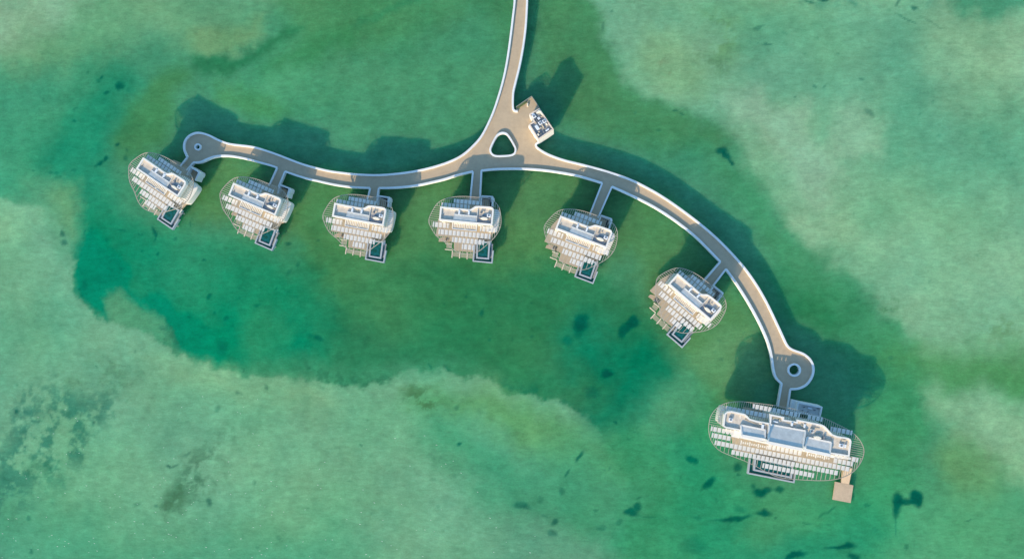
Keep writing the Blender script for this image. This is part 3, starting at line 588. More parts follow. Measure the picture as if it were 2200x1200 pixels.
def make_villa():
    root = empty('overwater_villa', (POSE[4][0], POSE[4][1], 0), math.radians(POSE[4][2]))
    L, W_ = BL, BW_
    zz = loc(4, [(1006, 449.3), (1011, 449), (1016, 446), (1021, 442.8), (1030, 442.3), (1045, 443.2), (1053.5, 443.9), (1058.5, 446), (1061, 451)], ZT)
    outl = [(0, 0), (L, 0)] + zz[::-1] + [(0, W_)]
    outl = [(0, 0), (L - 0.02, 0), (zz[-1][0], zz[-1][1])] + smooth(zz, 3)[::-1][1:] + [(0, W_)]
    inner = offs(ccw(outl), 0.42, True)
    MB().prism(outl, ZV + 0.004, ZT - 0.55).build('wall', M['white'], root)
    MB().prism(outl, ZT - 0.546, ZT, holes=[inner]).build('parapet', M['white'], root)
    MB().prism(offs(ccw(inner), 0.004, True), ZT - 0.542, ZT - 0.46).build('roof', M['rooffloor'], root)
    z0 = ZT - 0.455
    # roof divisions, sloping skylight slab and plant
    MB().beam((9.35, 0.5), (9.35, 3.75), 0.10, z0, z0 + 0.35).build('roof_divider', M['white'], root)
    MB().beam((3.55, 1.92), (9.28, 1.92), 0.12, z0, z0 + 0.40).build('roof_divider', M['unit'], root)
    MB().quadz([(3.5, 0.5), (9.2, 0.5), (9.2, 1.84), (3.5, 1.84)], z0, [z0 + 0.38, z0 + 0.38, z0 + 0.08, z0 + 0.08]).build('skylight', M['slab'], root)
    MB().prism([(9.45, 0.48), (12.85, 0.48), (12.85, 2.6), (11.2, 2.75), (9.45, 2.2)], z0 - 0.004, z0 + 0.02).build('plant_floor', M['plantfloor'], root)
    ac_unit(root, 4.85, 2.55, z0, 0.42, 0.95, 0.55, 0, 'unit', False)
    ac_unit(root, 7.25, 2.62, z0, 0.42, 0.95, 0.55, 0, 'unit', False)
    ac_unit(root, 12.25, 2.35, z0, 0.95, 0.75, 0.50)
    ac_unit(root, 10.25, 2.9, z0, 0.40, 0.45, 0.45, 0, 'unitd', False)
    ac_unit(root, 10.9, 3.25, z0, 0.35, 0.35, 0.3, 0, 'pipe', False)
    MB().cyl(11.15, 1.55, z0, z0 + 0.55, 1.0, 18, 0.8, 0.38).build('water_tank', M['cream'], root)
    MB().beam((9.9, 1.62), (12.6, 1.50), 0.10, z0, z0 + 0.18).build('pipe', M['pipe'], root)
    MB().beam((12.45, 1.0), (12.45, 3.4), 0.08, z0, z0 + 0.14).build('pipe', M['pipe'], root)
    MB().beam((6.0, 2.2), (6.0, 3.0), 0.5, z0, z0 + 0.08).build('roof_hatch', M['pipe'], root)
    MB().cyl(0.85, 1.5, z0, z0 + 0.2, 0.14, 8).build('roof_vent', M['unitd'], root)
    # glazing under the canopy
    for u in (1.8, 11.6): MB().box(u, -0.004, ZV + 0.1, ZV + 2.6, 2.2, 0.06).build('window', M['glass'], root)
    # ring and rafters
    MB().band(ring_pts, 0.13, ZC - 0.2, ZC + 0.02, True).build('canopy_ring', M['rafter'], root)
    pitch = 1.0; u0 = loc(4, [(946.7, 499)], ZC)[0][0] % pitch
    us = sorted(ring_pts)[0][0]; u = us - us % pitch + u0 - 2 * pitch
    k = 0; topv = 3.62
    while u < max(p[0] for p in ring_pts):
        c = cuts(ring_pts, u, 1)
        if len(c) >= 2:
            lo, hi = c[0], c[-1]; full = (k % 2 == 0)
            left, right = u < -0.03, u > L + 0.03
            yb = 4.35 if u > 8.6 and not right else topv
            if hi - yb > 0.25: add_rafter((u, yb), (u, hi), root)
            if full or left or right or u < 1.2:
                if -0.06 - lo > 0.25: add_rafter((u, lo), (u, -0.06), root)
        u += pitch / 2; k += 1
    for q in range(8):
        v = -0.04 + q * 0.523; c = cuts(ring_pts, v, 0)
        if c[0] < -0.2: add_rafter((c[0], v), (-0.02, v), root)
        if c[-1] > L + 0.3: add_rafter((L + 0.03, v), (c[-1], v), root)
    # rows of canopy panels
    full = make_panel_mesh('canopy_panel', 0.76, 1.24); half = make_panel_mesh('canopy_panel', 0.42, 1.24)
    fullt = make_panel_mesh('canopy_panel', 0.76, 0.98); halft = make_panel_mesh('canopy_panel', 0.42, 0.98)
    for (px, py), n, mf, mh in (((929.5, 481.5), 3, full, half), ((1031.2, 490.8), 3, full, half), ((942, 497.3), 12, full, half), ((971.3, 514.2), 7, full, half), ((992, 529.2), 2, full, half),
                                ((975, 431.3), 6, fullt, halft), ((948.8, 439), 6, fullt, halft)):
        (u, v), = loc(4, [(px, py)], ZC)
        panel_obj(mh, u + 0.25, v, ZC + 0.03, 0, root)
        for i in range(n): panel_obj(mf, u + 0.66 + pitch * i + 0.38, v, ZC + 0.03, 0, root)
        panel_obj(mh, u + 0.66 + pitch * n + 0.21, v, ZC + 0.03, 0, root)
    # louvred light well in front of the roof box
    for u in (3.35, 9.35): MB().beam((u, -0.03), (u, -1.55), 0.22, ZC - 0.3, ZC + 0.12).build('light_well_frame', M['white'], root)
    MB().beam((3.35, -1.66), (9.46, -1.66), 0.12, ZC - 0.3, ZC + 0.10).build('light_well_frame', M['unit'], root)
    for i in range(13): u = 3.75 + i * 0.435; MB().beam((u, -0.03), (u, -1.2), 0.20, ZC - 0.10, ZC + 0.06).build('louvre', M['panel'], root)
    MB().box(6.4, -1.42, ZC - 0.3, ZC - 0.02, 5.7, 0.26).build('glazed_strip', M['slab'], root)
    MB().box(6.55, -1.38, ZC - 0.02, ZC + 0.16, 0.22, 0.35).build('roof_light', M['cream'], root)
    # side wing
    wing = smooth(loc(1, [(402, 399), (415, 394.8), (423.5, 401), (421.7, 410), (403.3, 435.8), (396, 435.5), (383, 428), (392, 410)], 4.7), 3, True)
    MB().prism(wing, ZV + 0.004, 4.7).build('side_wing', M['white'], root)
    MB().prism(offs(ccw(wing), 0.25, True), 4.704, 4.76).build('wing_roof', M['pale'], root)
    # decks
    deck = loc(6, z6([(205, 205), (100, 310), (38, 372), (120, 440), (190, 500), (150, 540), (195, 600), (130, 690), (215, 760), (290, 825), (400, 905), (470, 850)]), ZV)
    deck = deck + [(9.6, -5.6), (9.6, -3.8), (12.6, -3.6), (12.9, -1.7), (13.5, -1.4), (13.7, 3.4), (11.8, 4.3), (3, 4.4), (-0.4, 3.2)]
    MB().prism(deck, 2.05, ZV).build('timber_deck', M['timber'], root)
    MB().prism(loc(6, z6([(15, 455), (45, 425), (100, 435), (190, 505), (150, 560), (112, 530), (60, 485)]), 1.7), 1.45, 1.7).build('lower_landing', M['timber'], root)
    ent = loc(6, z6([(538, 180), (560, 158), (610, 155), (760, 240), (875, 330), (945, 395), (900, 470), (700, 480), (520, 300)]), 2.4)
    MB().prism(ent, 2.04, ZV + 0.02).build('entrance_deck', M['path'], root)
    # projecting beams with slung nets
    def bm(a, b): p, q = loc(4, [a, b], ZV); MB().beam(p, q, 0.22, ZV - 0.3, ZV + 0.03).build('beam', M['beam'], root)
    bm((955.8, 535.4), (971.7, 537)); bm((957, 522.5), (971.5, 523.3)); bm((972.2, 538), (970.7, 553.3)); bm((988.2, 540), (987, 554.8)); bm((1004.3, 542.5), (1003.2, 556.7)); bm((1020.4, 541.7), (1019.6, 557.5))
    for quad in ([(973.4, 541), (987, 542.3), (986.2, 551.3), (972.6, 549.8)], [(989.2, 542.7), (1003.2, 544), (1002.6, 553.6), (988.4, 552)], [(1005.2, 544.3), (1016.6, 545.5), (1016, 555), (1004.6, 554)], [(959.5, 524.5), (970.7, 525.3), (970.3, 533.6), (959.3, 532.6)]):
        p = loc(4, quad, ZV - 0.1); nb = MB()
        for s_ in range(2):
            a0, a1, b0, b1 = (p[0], p[1], p[3], p[2]) if s_ == 0 else (p[0], p[3], p[1], p[2]); nn = 9
            for i in range(nn + 1):
                t = i / nn; zo = ZV - 0.12 - 0.02 * s_
                nb.beam((a0[0] * (1 - t) + a1[0] * t, a0[1] * (1 - t) + a1[1] * t), (b0[0] * (1 - t) + b1[0] * t, b0[1] * (1 - t) + b1[1] * t), 0.07, zo, zo + 0.018)
        nb.build('net', M['net'], root)
    # pool
    o4 = lambda pts, z: loc(4, pts, z)
    P = o4([(1015.4, 562.5), (1057.5, 566), (1061, 526), (1018.5, 523)], ZP)
    MB().band([(8.66, -4.9), (8.74, -9.05), (13.56, -9.05), (13.56, -5.9)], 0.32, 2.15, ZP).build('pool_surround', M['stone'], root)
    MB().prism([(8.8, -4.9), (8.9, -8.92), (13.42, -8.92), (13.42, -5.2)], 1.9, 2.35).build('overflow_channel', M['channel'], root)
    pi = o4([(1023.8, 518), (1023.2, 554.8), (1050.5, 557), (1052.8, 519)], ZP + 0.15)
    pool = MB().prism(offs(ccw(pi), -0.02, True), 1.0, ZP + 0.15, holes=[offs(ccw(pi), 0.36, True)]).build('plunge_pool', M['stone'], root)
    MB().prism(offs(ccw(pi), 0.34, True), 1.0, ZP + 0.02).build('pool_water', M['pool'], pool)
    MB().prism(o4([(1055.5, 524), (1059.3, 524), (1056.6, 554), (1053.2, 554)], 2.5), 2.2, 2.6).build('pool_step', M['darkroof'], root)
    st = loc(2, z26([(845, 805), (885, 815), (860, 875), (830, 865)]), 2.6)
    MB().prism(st, 2.3, 2.6).build('step_slab', M['pale'], root)
    a, b = loc(2, z26([(905, 705), (835, 870)]), 2.7); MB().beam(a, b, 0.16, 2.5, 2.75).build('gangplank', M['beam'], root)
    # service yard by the entrance
    e = o4([(1034.5, 421), (1057, 422.5), (1058, 443)], 4.0)
    MB().band(e, 0.38, 1.2, 4.0).build('yard_wall', M['rim'], root)
    MB().band([e[0], o4([(1033.5, 441)], 4.0)[0]], 0.3, 1.2, 3.9).build('yard_wall', M['rim'], root)
    ee = o4([(1036, 423), (1056, 424), (1057, 443), (1034, 442)], 2.0); MB().prism(ee, 1.2, 1.5).build('yard_floor', M['dark'], root)
    q = o4([(1055, 421.5), (1060.5, 424), (1061, 431), (1054.5, 434)], 3.6); MB().prism(q, 1.2, 3.6).build('yard_store', M['rim'], root)
    # stilts
    for u in (1, 4.5, 8.2, 12.4):
        for v in (-4.6, -0.6, 3.2): MB().cyl(u, v, -2.5, 2.06, 0.25).build('stilt', M['pile'], root)
    for u in (9.4, 12.9): MB().cyl(u, -8.2, -2.5, 1.89, 0.25).build('stilt', M['pile'], root)
    return root

def copy_tree(o, parent=None):
    c = o.copy(); COL.objects.link(c)
    if parent: c.parent = parent
    for ch in list(o.children): copy_tree(ch, c)
    return c
VLAB = {1: 'leftmost white overwater villa, tucked beside the left round end of the boardwalk',
        2: 'second overwater villa from the left, tilted clockwise, joined by a slanting link bridge',
        3: 'third overwater villa from the left, slightly tilted, joined by the shortest link bridge',
        4: 'nearly level overwater villa below the triangular opening of the boardwalk',
        5: 'fifth overwater villa from the left, hanging on the longest link bridge',
        6: 'steeply turned overwater villa, sixth from the left, inside the descending arc of the boardwalk'}
v4 = make_villa()
for i in (4, 1, 2, 3, 5, 6):
    o = v4 if i == 4 else copy_tree(v4)
    o.location = (POSE[i][0], POSE[i][1], 0); o.rotation_euler = (0, 0, math.radians(POSE[i][2]))
    tag(o, VLAB[i], 'villa', 'small overwater villas along the boardwalk')

# ------------------------------------------------------------------ the big villa
def make_big():
    c0 = W(1690, 945, ZV); o3 = (c0[0], c0[1], 0.0)
    root = tag(empty('overwater_villa', o3), 'long big overwater villa with three blue-grey sloping roofs at the right end', 'villa')
    B = lambda m, name, mt, par=None: m.build(name, mt, par or root, o3)
    def P(pts, z): return WL(pts, z)
    body = [(1553, 915), (1556, 890), (1558, 886.5), (1562, 883.3), (1571, 882), (1589, 886), (1601, 888.8), (1606, 893), (1611, 899), (1625, 903), (1635, 905), (1653.5, 908.3), (1655, 889), (1685, 895.3), (1684.3, 900.7),
            (1711, 905.3), (1711.7, 900.5), (1740, 906), (1764, 911), (1771, 913.5), (1777, 919), (1783, 926), (1789, 932), (1800, 936.3), (1823, 940), (1828, 943), (1829.5, 948), (1825, 980.5), (1785, 974.5),
            (1783.5, 981), (1727, 969.3), (1649, 953.5), (1589, 940), (1591.5, 925), (1559, 919)]
    out = ccw(P(body, ZT)); inn = offs(out, 0.36, True)
    B(MB().prism(out, ZV + 0.004, ZT - 0.55), 'wall', M['white'])
    B(MB().prism(out, ZT - 0.546, ZT, holes=[inn]), 'parapet', M['white'])
    B(MB().prism(offs(inn, 0.004, True), ZT - 0.542, ZT - 0.46), 'roof', M['rooffloor'])
    z0 = ZT - 0.455
    # three monopitch roofs falling away from the sun
    for tl, tr, br, bl, hi in (((1592, 912.5), (1644.5, 923), (1643.5, 944.5), (1594, 935.5), 9.15), ((1653, 911), (1730.5, 925), (1724.5, 965), (1650.5, 950), 9.6), ((1733.5, 938.5), (1786, 949.5), (1782.5, 977), (1729, 965.5), 9.2)):
        p = P([tl, tr], ZT) + P([br, bl], hi)
        rf = MB().quadz(p, z0, [ZT - 0.05, ZT - 0.05, hi - 0.1, hi - 0.1]); r_ = B(rf, 'sloping_roof', M['slab'])
        fr = MB()
        for i, j in ((0, 1), (1, 2), (2, 3), (3, 0)):
            a, b = Vector((*p[i], [ZT, ZT, hi, hi][i])), Vector((*p[j], [ZT, ZT, hi, hi][j])); d = (b - a); d.z = 0; d.normalize(); nrm = Vector((-d.y, d.x, 0)) * (0.34 if i == 2 else 0.18)
            bs = len(fr.v)
            for q in (a - nrm, a + nrm, b + nrm, b - nrm): fr.v.append((q.x, q.y, z0 + 0.002))
            for q in (a - nrm, a + nrm, b + nrm, b - nrm): fr.v.append((q.x, q.y, q.z + 0.03 + 0.01 * i))
            fr.f += [(bs + 7, bs + 6, bs + 5, bs + 4), (bs, bs + 1, bs + 2, bs + 3)] + [(bs + k, bs + 4 + k, bs + 4 + (k + 1) % 4, bs + (k + 1) % 4) for k in range(4)]
        B(fr, 'roof_edge', M['white'], r_)
    rot = -math.radians(10.5)
    def unit(px, py, lx, ly, h, mt='unit', name='air_conditioner', fan=False):
        x, y = W(px, py, z0 + h); o = B(MB().box(x, y, z0, z0 + h, lx, ly, rot, 0.04), name, M[mt])
        if fan: B(MB().cyl(x, y, z0 + h + 0.002, z0 + h + 0.05, min(lx, ly) * 0.32, 12), 'fan', M['unitd'], o)
    unit(1570, 901, 0.85, 0.75, 0.5, fan=True); unit(1639, 915.5, 0.5, 0.95, 0.6); unit(1667, 905.5, 1.1, 0.3, 0.4); unit(1702, 911, 0.45, 0.75, 0.6); unit(1729, 914.5, 0.4, 0.85, 0.5)
    unit(1745, 925.5, 0.85, 0.85, 0.55, 'panel', fan=True); unit(1808, 956.5, 0.95, 0.8, 0.5, fan=True); unit(1816.5, 957.5, 0.4, 0.7, 0.4); unit(1813, 945.5, 0.9, 0.5, 0.3, 'pipe', 'pipe_box'); unit(1771, 940, 0.45, 0.8, 0.5, 'unitd')
    x, y = W(1755, 938.5, z0); B(MB().cyl(x, y, z0, z0 + 0.6, 1.05, 18, 0.85, 0.36, rot), 'water_tank', M['cream'])
    for a, b, wd, mt in (((1744, 917), (1760, 920), .25, 'pipe'), ((1750, 931), (1764, 929), .2, 'net'), ((1660, 897), (1676, 899), .35, 'net'), ((1672, 898), (1676, 905), .25, 'pipe'), ((1720, 911), (1726, 916), .3, 'net'),
                         ((1714, 916), (1736, 921), .12, 'pipe'), ((1690, 907), (1710, 911), .12, 'pipe'), ((1600, 900), (1632, 914), .12, 'pipe'), ((1788, 936), (1786, 947), .12, 'pipe'), ((1592, 890), (1590, 899), .12, 'white'), ((1630, 909), (1644, 912), .2, 'cream')):
        p, q = P([a, b], z0); B(MB().beam(p, q, wd, z0, z0 + 0.16), 'pipe', M[mt])
    for px in (1647.5, 1728.5):
        x, y = W(px, 947 if px < 1700 else 962, 10.0); B(MB().box(x, y, z0 + 0.01, 10.55, 0.35, 0.75, rot), 'chimney', M['white'])
    # side wing with scalloped roof
    wing = smooth(P([(1550.5, 877), (1554, 874.8), (1560, 875.5), (1558, 884), (1554.5, 912), (1551, 914), (1545.5, 909.5), (1543.7, 905), (1546.5, 888)], 6.0), 3, True)
    B(MB().prism(wing, ZV + 0.004, 6.0), 'side_wing', M['white'])
    # canopy
    rg = smooth(P([(1525, 900), (1531, 886.5), (1543.3, 873.5), (1560, 865.3), (1586.7, 862), (1616.7, 864.3), (1666.7, 870.7), (1713.3, 880), (1766.7, 896), (1800, 911), (1826.7, 925), (1845.5, 942), (1856, 963.3),
                   (1853.3, 984), (1840, 1006), (1820, 1021.3), (1793.3, 1029.3), (1766.7, 1031.7), (1740, 1031), (1715, 1029.5), (1695, 1028), (1675, 1025), (1659, 1019.5), (1641, 1010.5), (1628, 1003), (1615, 996.5), (1595, 987.5), (1571, 978.5),
                   (1549, 969), (1537, 959), (1527, 944), (1522.7, 922)], ZC), 3, True)
    B(MB().band(rg, 0.11, ZC - 0.2, ZC + 0.02, True), 'canopy_ring', M['rafter'])
    ox, oy = W(1541, 951, ZC); cr, sr = math.cos(rot), math.sin(rot)
    tl = lambda p: (cr * (p[0] - ox) + sr * (p[1] - oy), -sr * (p[0] - ox) + cr * (p[1] - oy))
    tw = lambda p: (ox + cr * p[0] - sr * p[1], oy + sr * p[0] + cr * p[1])
    rl = [tl(p) for p in rg]; bl = [tl(p) for p in out]
    pitch = (Vector(W(1826.5, 1004, ZC)) - Vector((ox, oy))).length / 31.0
    def raf(a, b):
        p, q = tw(a), tw(b); B(MB().beam(p, q, 0.09, ZC - 0.16, ZC), 'rafter', M['rafter'])
    u = -0.05 - pitch * 2; k = 0; umax = max(p[0] for p in rl)
    while u < umax:
        c = cuts(rl, u, 1)
        if len(c) >= 2:
            bc = cuts(bl, u, 1)
            if bc:
                if c[-1] - bc[-1] > 0.3: raf((u, bc[-1] + 0.03), (u, c[-1]))
                if bc[0] - c[0] > 0.3 and k % 2 == 0: raf((u, c[0]), (u, bc[0] - 0.03))
            else:
                vs = [1.0, 6.0] if u < 5 else [-1.0, 3.5]
                blv = [p for p in bl]; l0 = min(p[1] for p in bl if (p[0] < 3 if u < 5 else p[0] > umax - 5)); l1 = max(p[1] for p in bl if (p[0] < 3 if u < 5 else p[0] > umax - 5))
                if l0 - c[0] > 0.3: raf((u, c[0]), (u, l0))
                if c[-1] - l1 > 0.3: raf((u, l1), (u, c[-1]))
        u += pitch / 2; k += 1
    lm = min(p[0] for p in bl); lx = [p[1] for p in bl if p[0] < lm + 1.2]; rm = max(p[0] for p in bl); rx = [p[1] for p in bl if p[0] > rm - 1.2]
    for side, vs in ((0, lx), (1, rx)):
        v = min(vs)
        while v < max(vs) + 0.1:
            c = cuts(rl, v, 0); bc = cuts(bl, v, 0)
            if side == 0: raf((c[0], v), ((bc[0] if bc else lm) - 0.03, v))
            elif bc: raf((bc[-1] + 0.03, v), (c[-1], v))
            v += 0.52
    full = make_panel_mesh('canopy_panel', pitch * 0.84, 1.10); half = make_panel_mesh('canopy_panel', pitch * 0.45, 1.10); small = make_panel_mesh('canopy_panel', pitch * 0.84, 0.62)
    mats_ = []
    stuff = MB()
    rows = [((1527.3, 919.5), 5.2, full, 1, 0), ((1529, 933.5), 4, full, 1, 0), ((1535.5, 949.5), 31, full, 1, 0), ((1571.5, 969.8), 25, full, 0, 0), ((1638, 998.5), 11, full, 1, 1), ((1650, 959), 8, full, 0, 0),
            ((1791, 987.8), 4, full, 0, 1), ((1793, 977.5), 5, small, 0, 1)]
    urows = [((1617.5, 871.5), 10, full, 1, 1), ((1735, 894.3), 3, full, 0, 1), ((1560, 875.6), 9, full, 1, 1), ((1784, 920), 4, full, 1, 1)]
    cnt = 0
    for ri, (pp, n, me, hs, he) in enumerate(rows + urows):
        a = tl(W(pp[0], pp[1], ZC)); u = a[0]; lst = []
        if hs: lst.append((u + pitch * 0.22, half, pitch * 0.45)); u += pitch * 0.60
        for i in range(int(n)): lst.append((u + pitch * 0.42, me, pitch * 0.84)); u += pitch
        if he: lst.append((u + pitch * 0.22, half, pitch * 0.45))
        for uu, mm, wd in lst:
            x, y = tw((uu, a[1]))
            if cnt < 98: panel_obj(mm, x - o3[0], y - o3[1], ZC + 0.03, rot, root)
            else: stuff.arch(x, y, ZC + 0.03, wd, 1.10, 0.05, 0.03, rot, 0.05)
            cnt += 1
    so = B(stuff, 'canopy_panel', M['panel']); so['kind'] = 'stuff'
    # small louvres along the roof foot
    for (pa, pb, n) in (((1590, 949), (1650, 960.5), 13), ((1732, 974.5), (1783, 984.5), 11)):
        a, b = W(*pa, ZC), W(*pb, ZC)
        for i in range(n):
            t = (i + .5) / n; B(MB().box(a[0] + (b[0] - a[0]) * t, a[1] + (b[1] - a[1]) * t, ZC - 0.1, ZC + 0.06, 0.28, 0.5 if i % 4 else 0.95, rot), 'louvre', M['panel'])
    # white fascia left and right of the steps in the roof
    for q in ([(1559, 920), (1590, 926), (1588, 941), (1571, 937), (1572, 930), (1557, 927)], [(1785, 976), (1823, 982), (1822, 986), (1784, 982)]):
        B(MB().prism(P(q, ZC + 0.02), ZC - 0.25, ZC + 0.02), 'roof_terrace', M['white'])
    # decks
    dk = P([(1571, 925), (1576, 968), (1600, 972), (1626, 977), (1625, 988), (1706, 1003), (1708, 992), (1800, 1008), (1798, 988), (1822, 992), (1822, 940), (1740, 905), (1650, 888), (1572, 880)], ZV)
    B(MB().prism(dk, 2.05, ZV), 'timber_deck', M['timber'])
    B(MB().prism(P([(1596, 874), (1672, 884), (1712, 890), (1712, 912), (1640, 905), (1600, 893)], ZV + 0.02), 2.04, ZV + 0.02), 'entrance_deck', M['path'])
    # pool
    B(MB().band(P([(1611.5, 985), (1607.5, 1015.8), (1705.5, 1035.3), (1710, 1010)], ZP), 0.34, 2.15, ZP), 'pool_surround', M['stone'])
    B(MB().prism(P([(1612, 985), (1609, 1014.5), (1704, 1033.5), (1709, 1008)], 2.2), 1.9, 2.35), 'overflow_channel', M['channel'])
    pi = P([(1621.5, 982), (1618.2, 1010), (1701.5, 1027.3), (1704.5, 1000)], ZP + 0.15)
    pl = B(MB().prism(pi, 1.0, ZP + 0.15, holes=[offs(ccw(pi), 0.42, True)]), 'plunge_pool', M['stone'])
    B(MB().prism(offs(ccw(pi), 0.40, True), 1.0, ZP + 0.02), 'pool_water', M['pool'], pl)
    # entrance pavilion
    pv = P([(1714, 862.7), (1767.5, 873.3), (1763, 896), (1709.5, 886)], 4.8)
    B(MB().prism(pv, 1.2, 4.1), 'pavilion_wall', M['rim']); B(MB().prism(pv, 4.104, 4.8, holes=[offs(ccw(pv), 0.35, True)]), 'pavilion_parapet', M['rim'])
    B(MB().prism(offs(ccw(pv), 0.346, True), 4.106, 4.2), 'pavilion_roof', M['slab'])
    x, y = W(1740, 876.3, 4.5); B(MB().box(x, y, 4.204, 4.6, 1.0, 0.4, rot, 0.03), 'roof_hatch', M['unit'])
    for px, py in ((1728, 874), (1750, 880), (1735, 884), (1757, 877), (1724, 881)):
        x, y = W(px, py, 4.3); B(MB().box(x, y, 4.204, 4.34, 0.5, 0.14, rot + random.random()), 'pipe', M['unitd'])
    B(MB().prism(P([(1701.5, 858.5), (1713.8, 861), (1709.5, 884), (1696, 881)], 3.4), 1.2, 3.4), 'pavilion_lobby', M['rim'])
    for a in ((1580, 900), (1580, 950), (1640, 920), (1640, 975), (1700, 930), (1700, 990), (1760, 940), (1760, 995), (1815, 960), (1740, 885)):
        x, y = W(*a, 2.0); B(MB().cyl(x, y, -2.5, 2.055, 0.25), 'stilt', M['pile'])
    for a in ((1618, 1008), (1695, 1022)):
        x, y = W(*a, 1.8); B(MB().cyl(x, y, -2.5, 1.89, 0.25), 'stilt', M['pile'])
make_big()

# swimming jetty
c0 = W(1811, 1057, 0); o3 = (c0[0], c0[1], 0)
jt = tag(empty('swimming_jetty', o3), 'square tan timber jetty on a short neck beside the right end of the big villa', 'jetty')
MB().prism(WL([(1794.6, 1034), (1833.5, 1041.8), (1827.6, 1079.5), (1789, 1072.3)], 1.2), 0.85, 1.2).build('platform', M['jetty'], jt, o3)
nk = WL([(1810, 1000), (1827.5, 1003), (1824.2, 1039.6), (1807, 1036.3)], 1.2)
zf = lambda x, y: 1.204 + max(0.0, min(1.0, (y - nk[2][1] - 0.6) / 4.0)) * 1.28
MB().prism([nk[0], nk[1], ((nk[1][0] + nk[2][0]) / 2, (nk[1][1] + nk[2][1]) / 2), nk[2], nk[3], ((nk[0][0] + nk[3][0]) / 2, (nk[0][1] + nk[3][1]) / 2)], 0.9, zf).build('gangway', M['jetty'], jt, o3)
for a in ((1797, 1038), (1829, 1045), (1824, 1075), (1793, 1069)):
    x, y = W(*a, 1.0); MB().cyl(x, y, -2.5, 0.86, 0.16).build('pile', M['pile'], jt, o3)

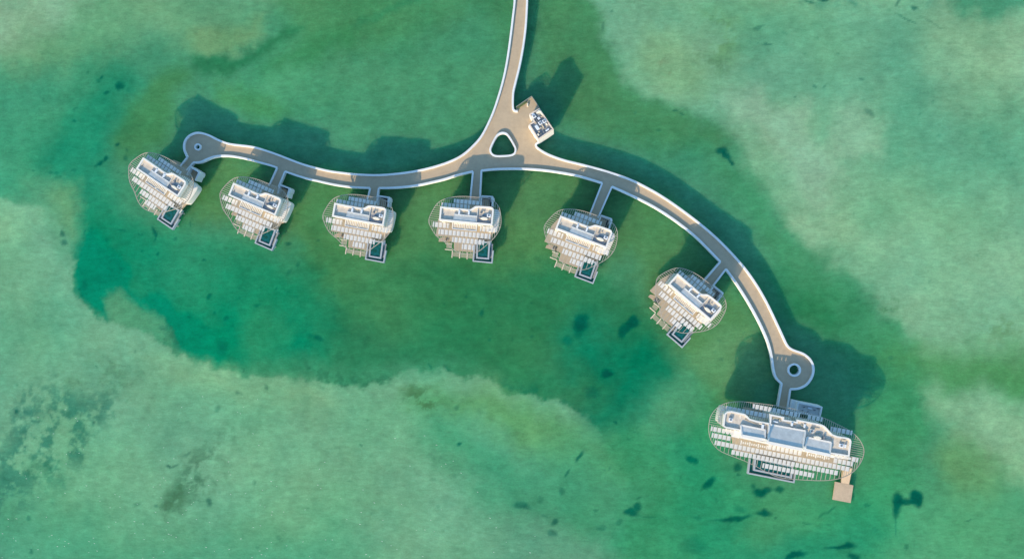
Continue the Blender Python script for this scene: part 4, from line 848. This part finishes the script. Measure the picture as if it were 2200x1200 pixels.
# ------------------------------------------------------------------ service building at the junction
def make_kiosk():
    ZK = 7.0
    c0 = W(1160, 265, 0); o3 = (c0[0], c0[1], 0)
    root = tag(empty('service_building', o3), 'small white building with dark roof units beside the triangular opening', 'building')
    B = lambda m, name, mt, par=None: m.build(name, mt, par or root, o3)
    P = lambda pts, z: WL(pts, z)
    out = ccw(P([(1136, 267.5), (1146.5, 260.5), (1136.6, 245), (1158.8, 232.4), (1189.5, 277.5), (1156.5, 300.5)], ZK))
    inn = offs(out, 0.30, True)
    B(MB().prism(out, 1.3, ZK - 0.60), 'wall', M['white'])
    B(MB().prism(out, ZK - 0.596, ZK, holes=[inn]), 'parapet', M['beam'])
    B(MB().prism(offs(inn, 0.004, True), ZK - 0.592, ZK - 0.50), 'roof', M['darkroof'])
    z0 = ZK - 0.495; rot = math.radians(-55)
    def u(px, py, lx, ly, h, mt, name='air_conditioner', fan=False):
        x, y = W(px, py, z0 + h); o = B(MB().box(x, y, z0, z0 + h, lx, ly, rot, 0.03), name, M[mt])
        if fan: B(MB().cyl(x, y, z0 + h + 0.002, z0 + h + 0.05, min(lx, ly) * 0.33, 12), 'fan', M['unitd'], o)
    u(1147.2, 249.5, 0.85, 0.85, 0.7, 'unit', fan=True); u(1144.5, 245, 0.4, 0.6, 0.5, 'unit'); u(1160.7, 264, 0.85, 0.85, 0.6, 'unit', fan=True); u(1169.4, 260, 0.85, 0.85, 0.6, 'unit', fan=True)
    u(1157.5, 254, 0.6, 0.6, 0.4, 'unit'); u(1154, 273.5, 1.25, 0.7, 0.5, 'unit', 'duct'); u(1176, 278.8, 0.35, 0.95, 0.5, 'unit', 'duct'); u(1156, 240, 0.5, 1.0, 0.7, 'cream', 'duct'); u(1163, 242, 1.1, 0.35, 0.7, 'cream', 'duct')
    u(1174, 266, 0.5, 0.35, 0.6, 'cream', 'duct'); u(1166, 270.5, 0.7, 0.25, 0.6, 'pipe', 'duct'); u(1161, 275, 0.3, 0.6, 0.5, 'pipe', 'duct'); u(1158, 283, 0.35, 0.35, 0.6, 'pipe', 'duct'); u(1156.5, 289, 0.5, 0.35, 0.6, 'cream', 'duct')
    u(1162, 287, 0.4, 0.4, 0.35, 'unitd', 'duct'); u(1168, 283, 0.9, 0.2, 0.3, 'unitd', 'duct'); u(1165, 249, 0.2, 0.9, 0.4, 'pipe', 'duct'); u(1153, 258, 1.4, 0.12, 0.45, 'unitd', 'duct')
    for a, b in (((1158, 259), (1170, 278)), ((1163, 240), (1176, 262)), ((1150, 262), (1160, 277))):
        p, q = P([a, b], z0); B(MB().beam(p, q, 0.14, z0, z0 + 0.3), 'pipe', M['pipe'])
    # window bays and doors on the walkway side
    a, b = out_edge = P([(1136, 267.5), (1156.5, 300.5)], 3.4)
    for t in (0.2, 0.45, 0.72):
        x, y = a[0] + (b[0] - a[0]) * t, a[1] + (b[1] - a[1]) * t
        B(MB().box(x - 0.12, y - 0.08, 2.25, 4.6, 0.9, 0.5, rot), 'door_bay', M['white'])
    # terrace
    td = P([(1109, 236), (1108.9, 231.2), (1142.5, 208.3), (1160, 233), (1188, 277), (1158, 300), (1138, 268)], ZD + 0.01)
    B(MB().prism(td, 1.7, ZD + 0.012), 'terrace_deck', M['path'])
    pl = P([(1111.5, 232.5), (1131, 219.5)], ZD)
    B(MB().beam(pl[0], pl[1], 0.45, ZD + 0.014, ZD + 0.5), 'planter', M['plant'])
    def rail(p, q, n):
        p, q = P([p, q], ZD); r = MB(); r.beam(p, q, 0.09, ZD + 1.05, ZD + 1.13)
        r.beam(p, q, 0.06, ZD + 0.10, ZD + 0.15); r.beam(p, q, 0.05, ZD + 0.6, ZD + 0.64)
        for i in range(n + 1):
            t = i / n; r.box(p[0] + (q[0] - p[0]) * t, p[1] + (q[1] - p[1]) * t, ZD + 0.016, ZD + 1.05, 0.06, 0.06)
        B(r, 'railing', M['rail'])
    rail((1109.5, 231.5), (1142.3, 209), 22); rail((1142.7, 209.2), (1158.5, 232), 15)
    x, y = W(1133.5, 225, ZD + 0.4); B(MB().box(x, y, ZD + 0.014, ZD + 0.45, 0.35, 0.8, rot + 0.9, 0.04), 'bench', M['cream'])
    for a in ((1118, 230), (1140, 215), (1150, 240), (1170, 262), (1160, 290)):
        x, y = W(*a, 1.5); B(MB().cyl(x, y, -2.5, 1.29, 0.25), 'pile', M['pile'])
make_kiosk()
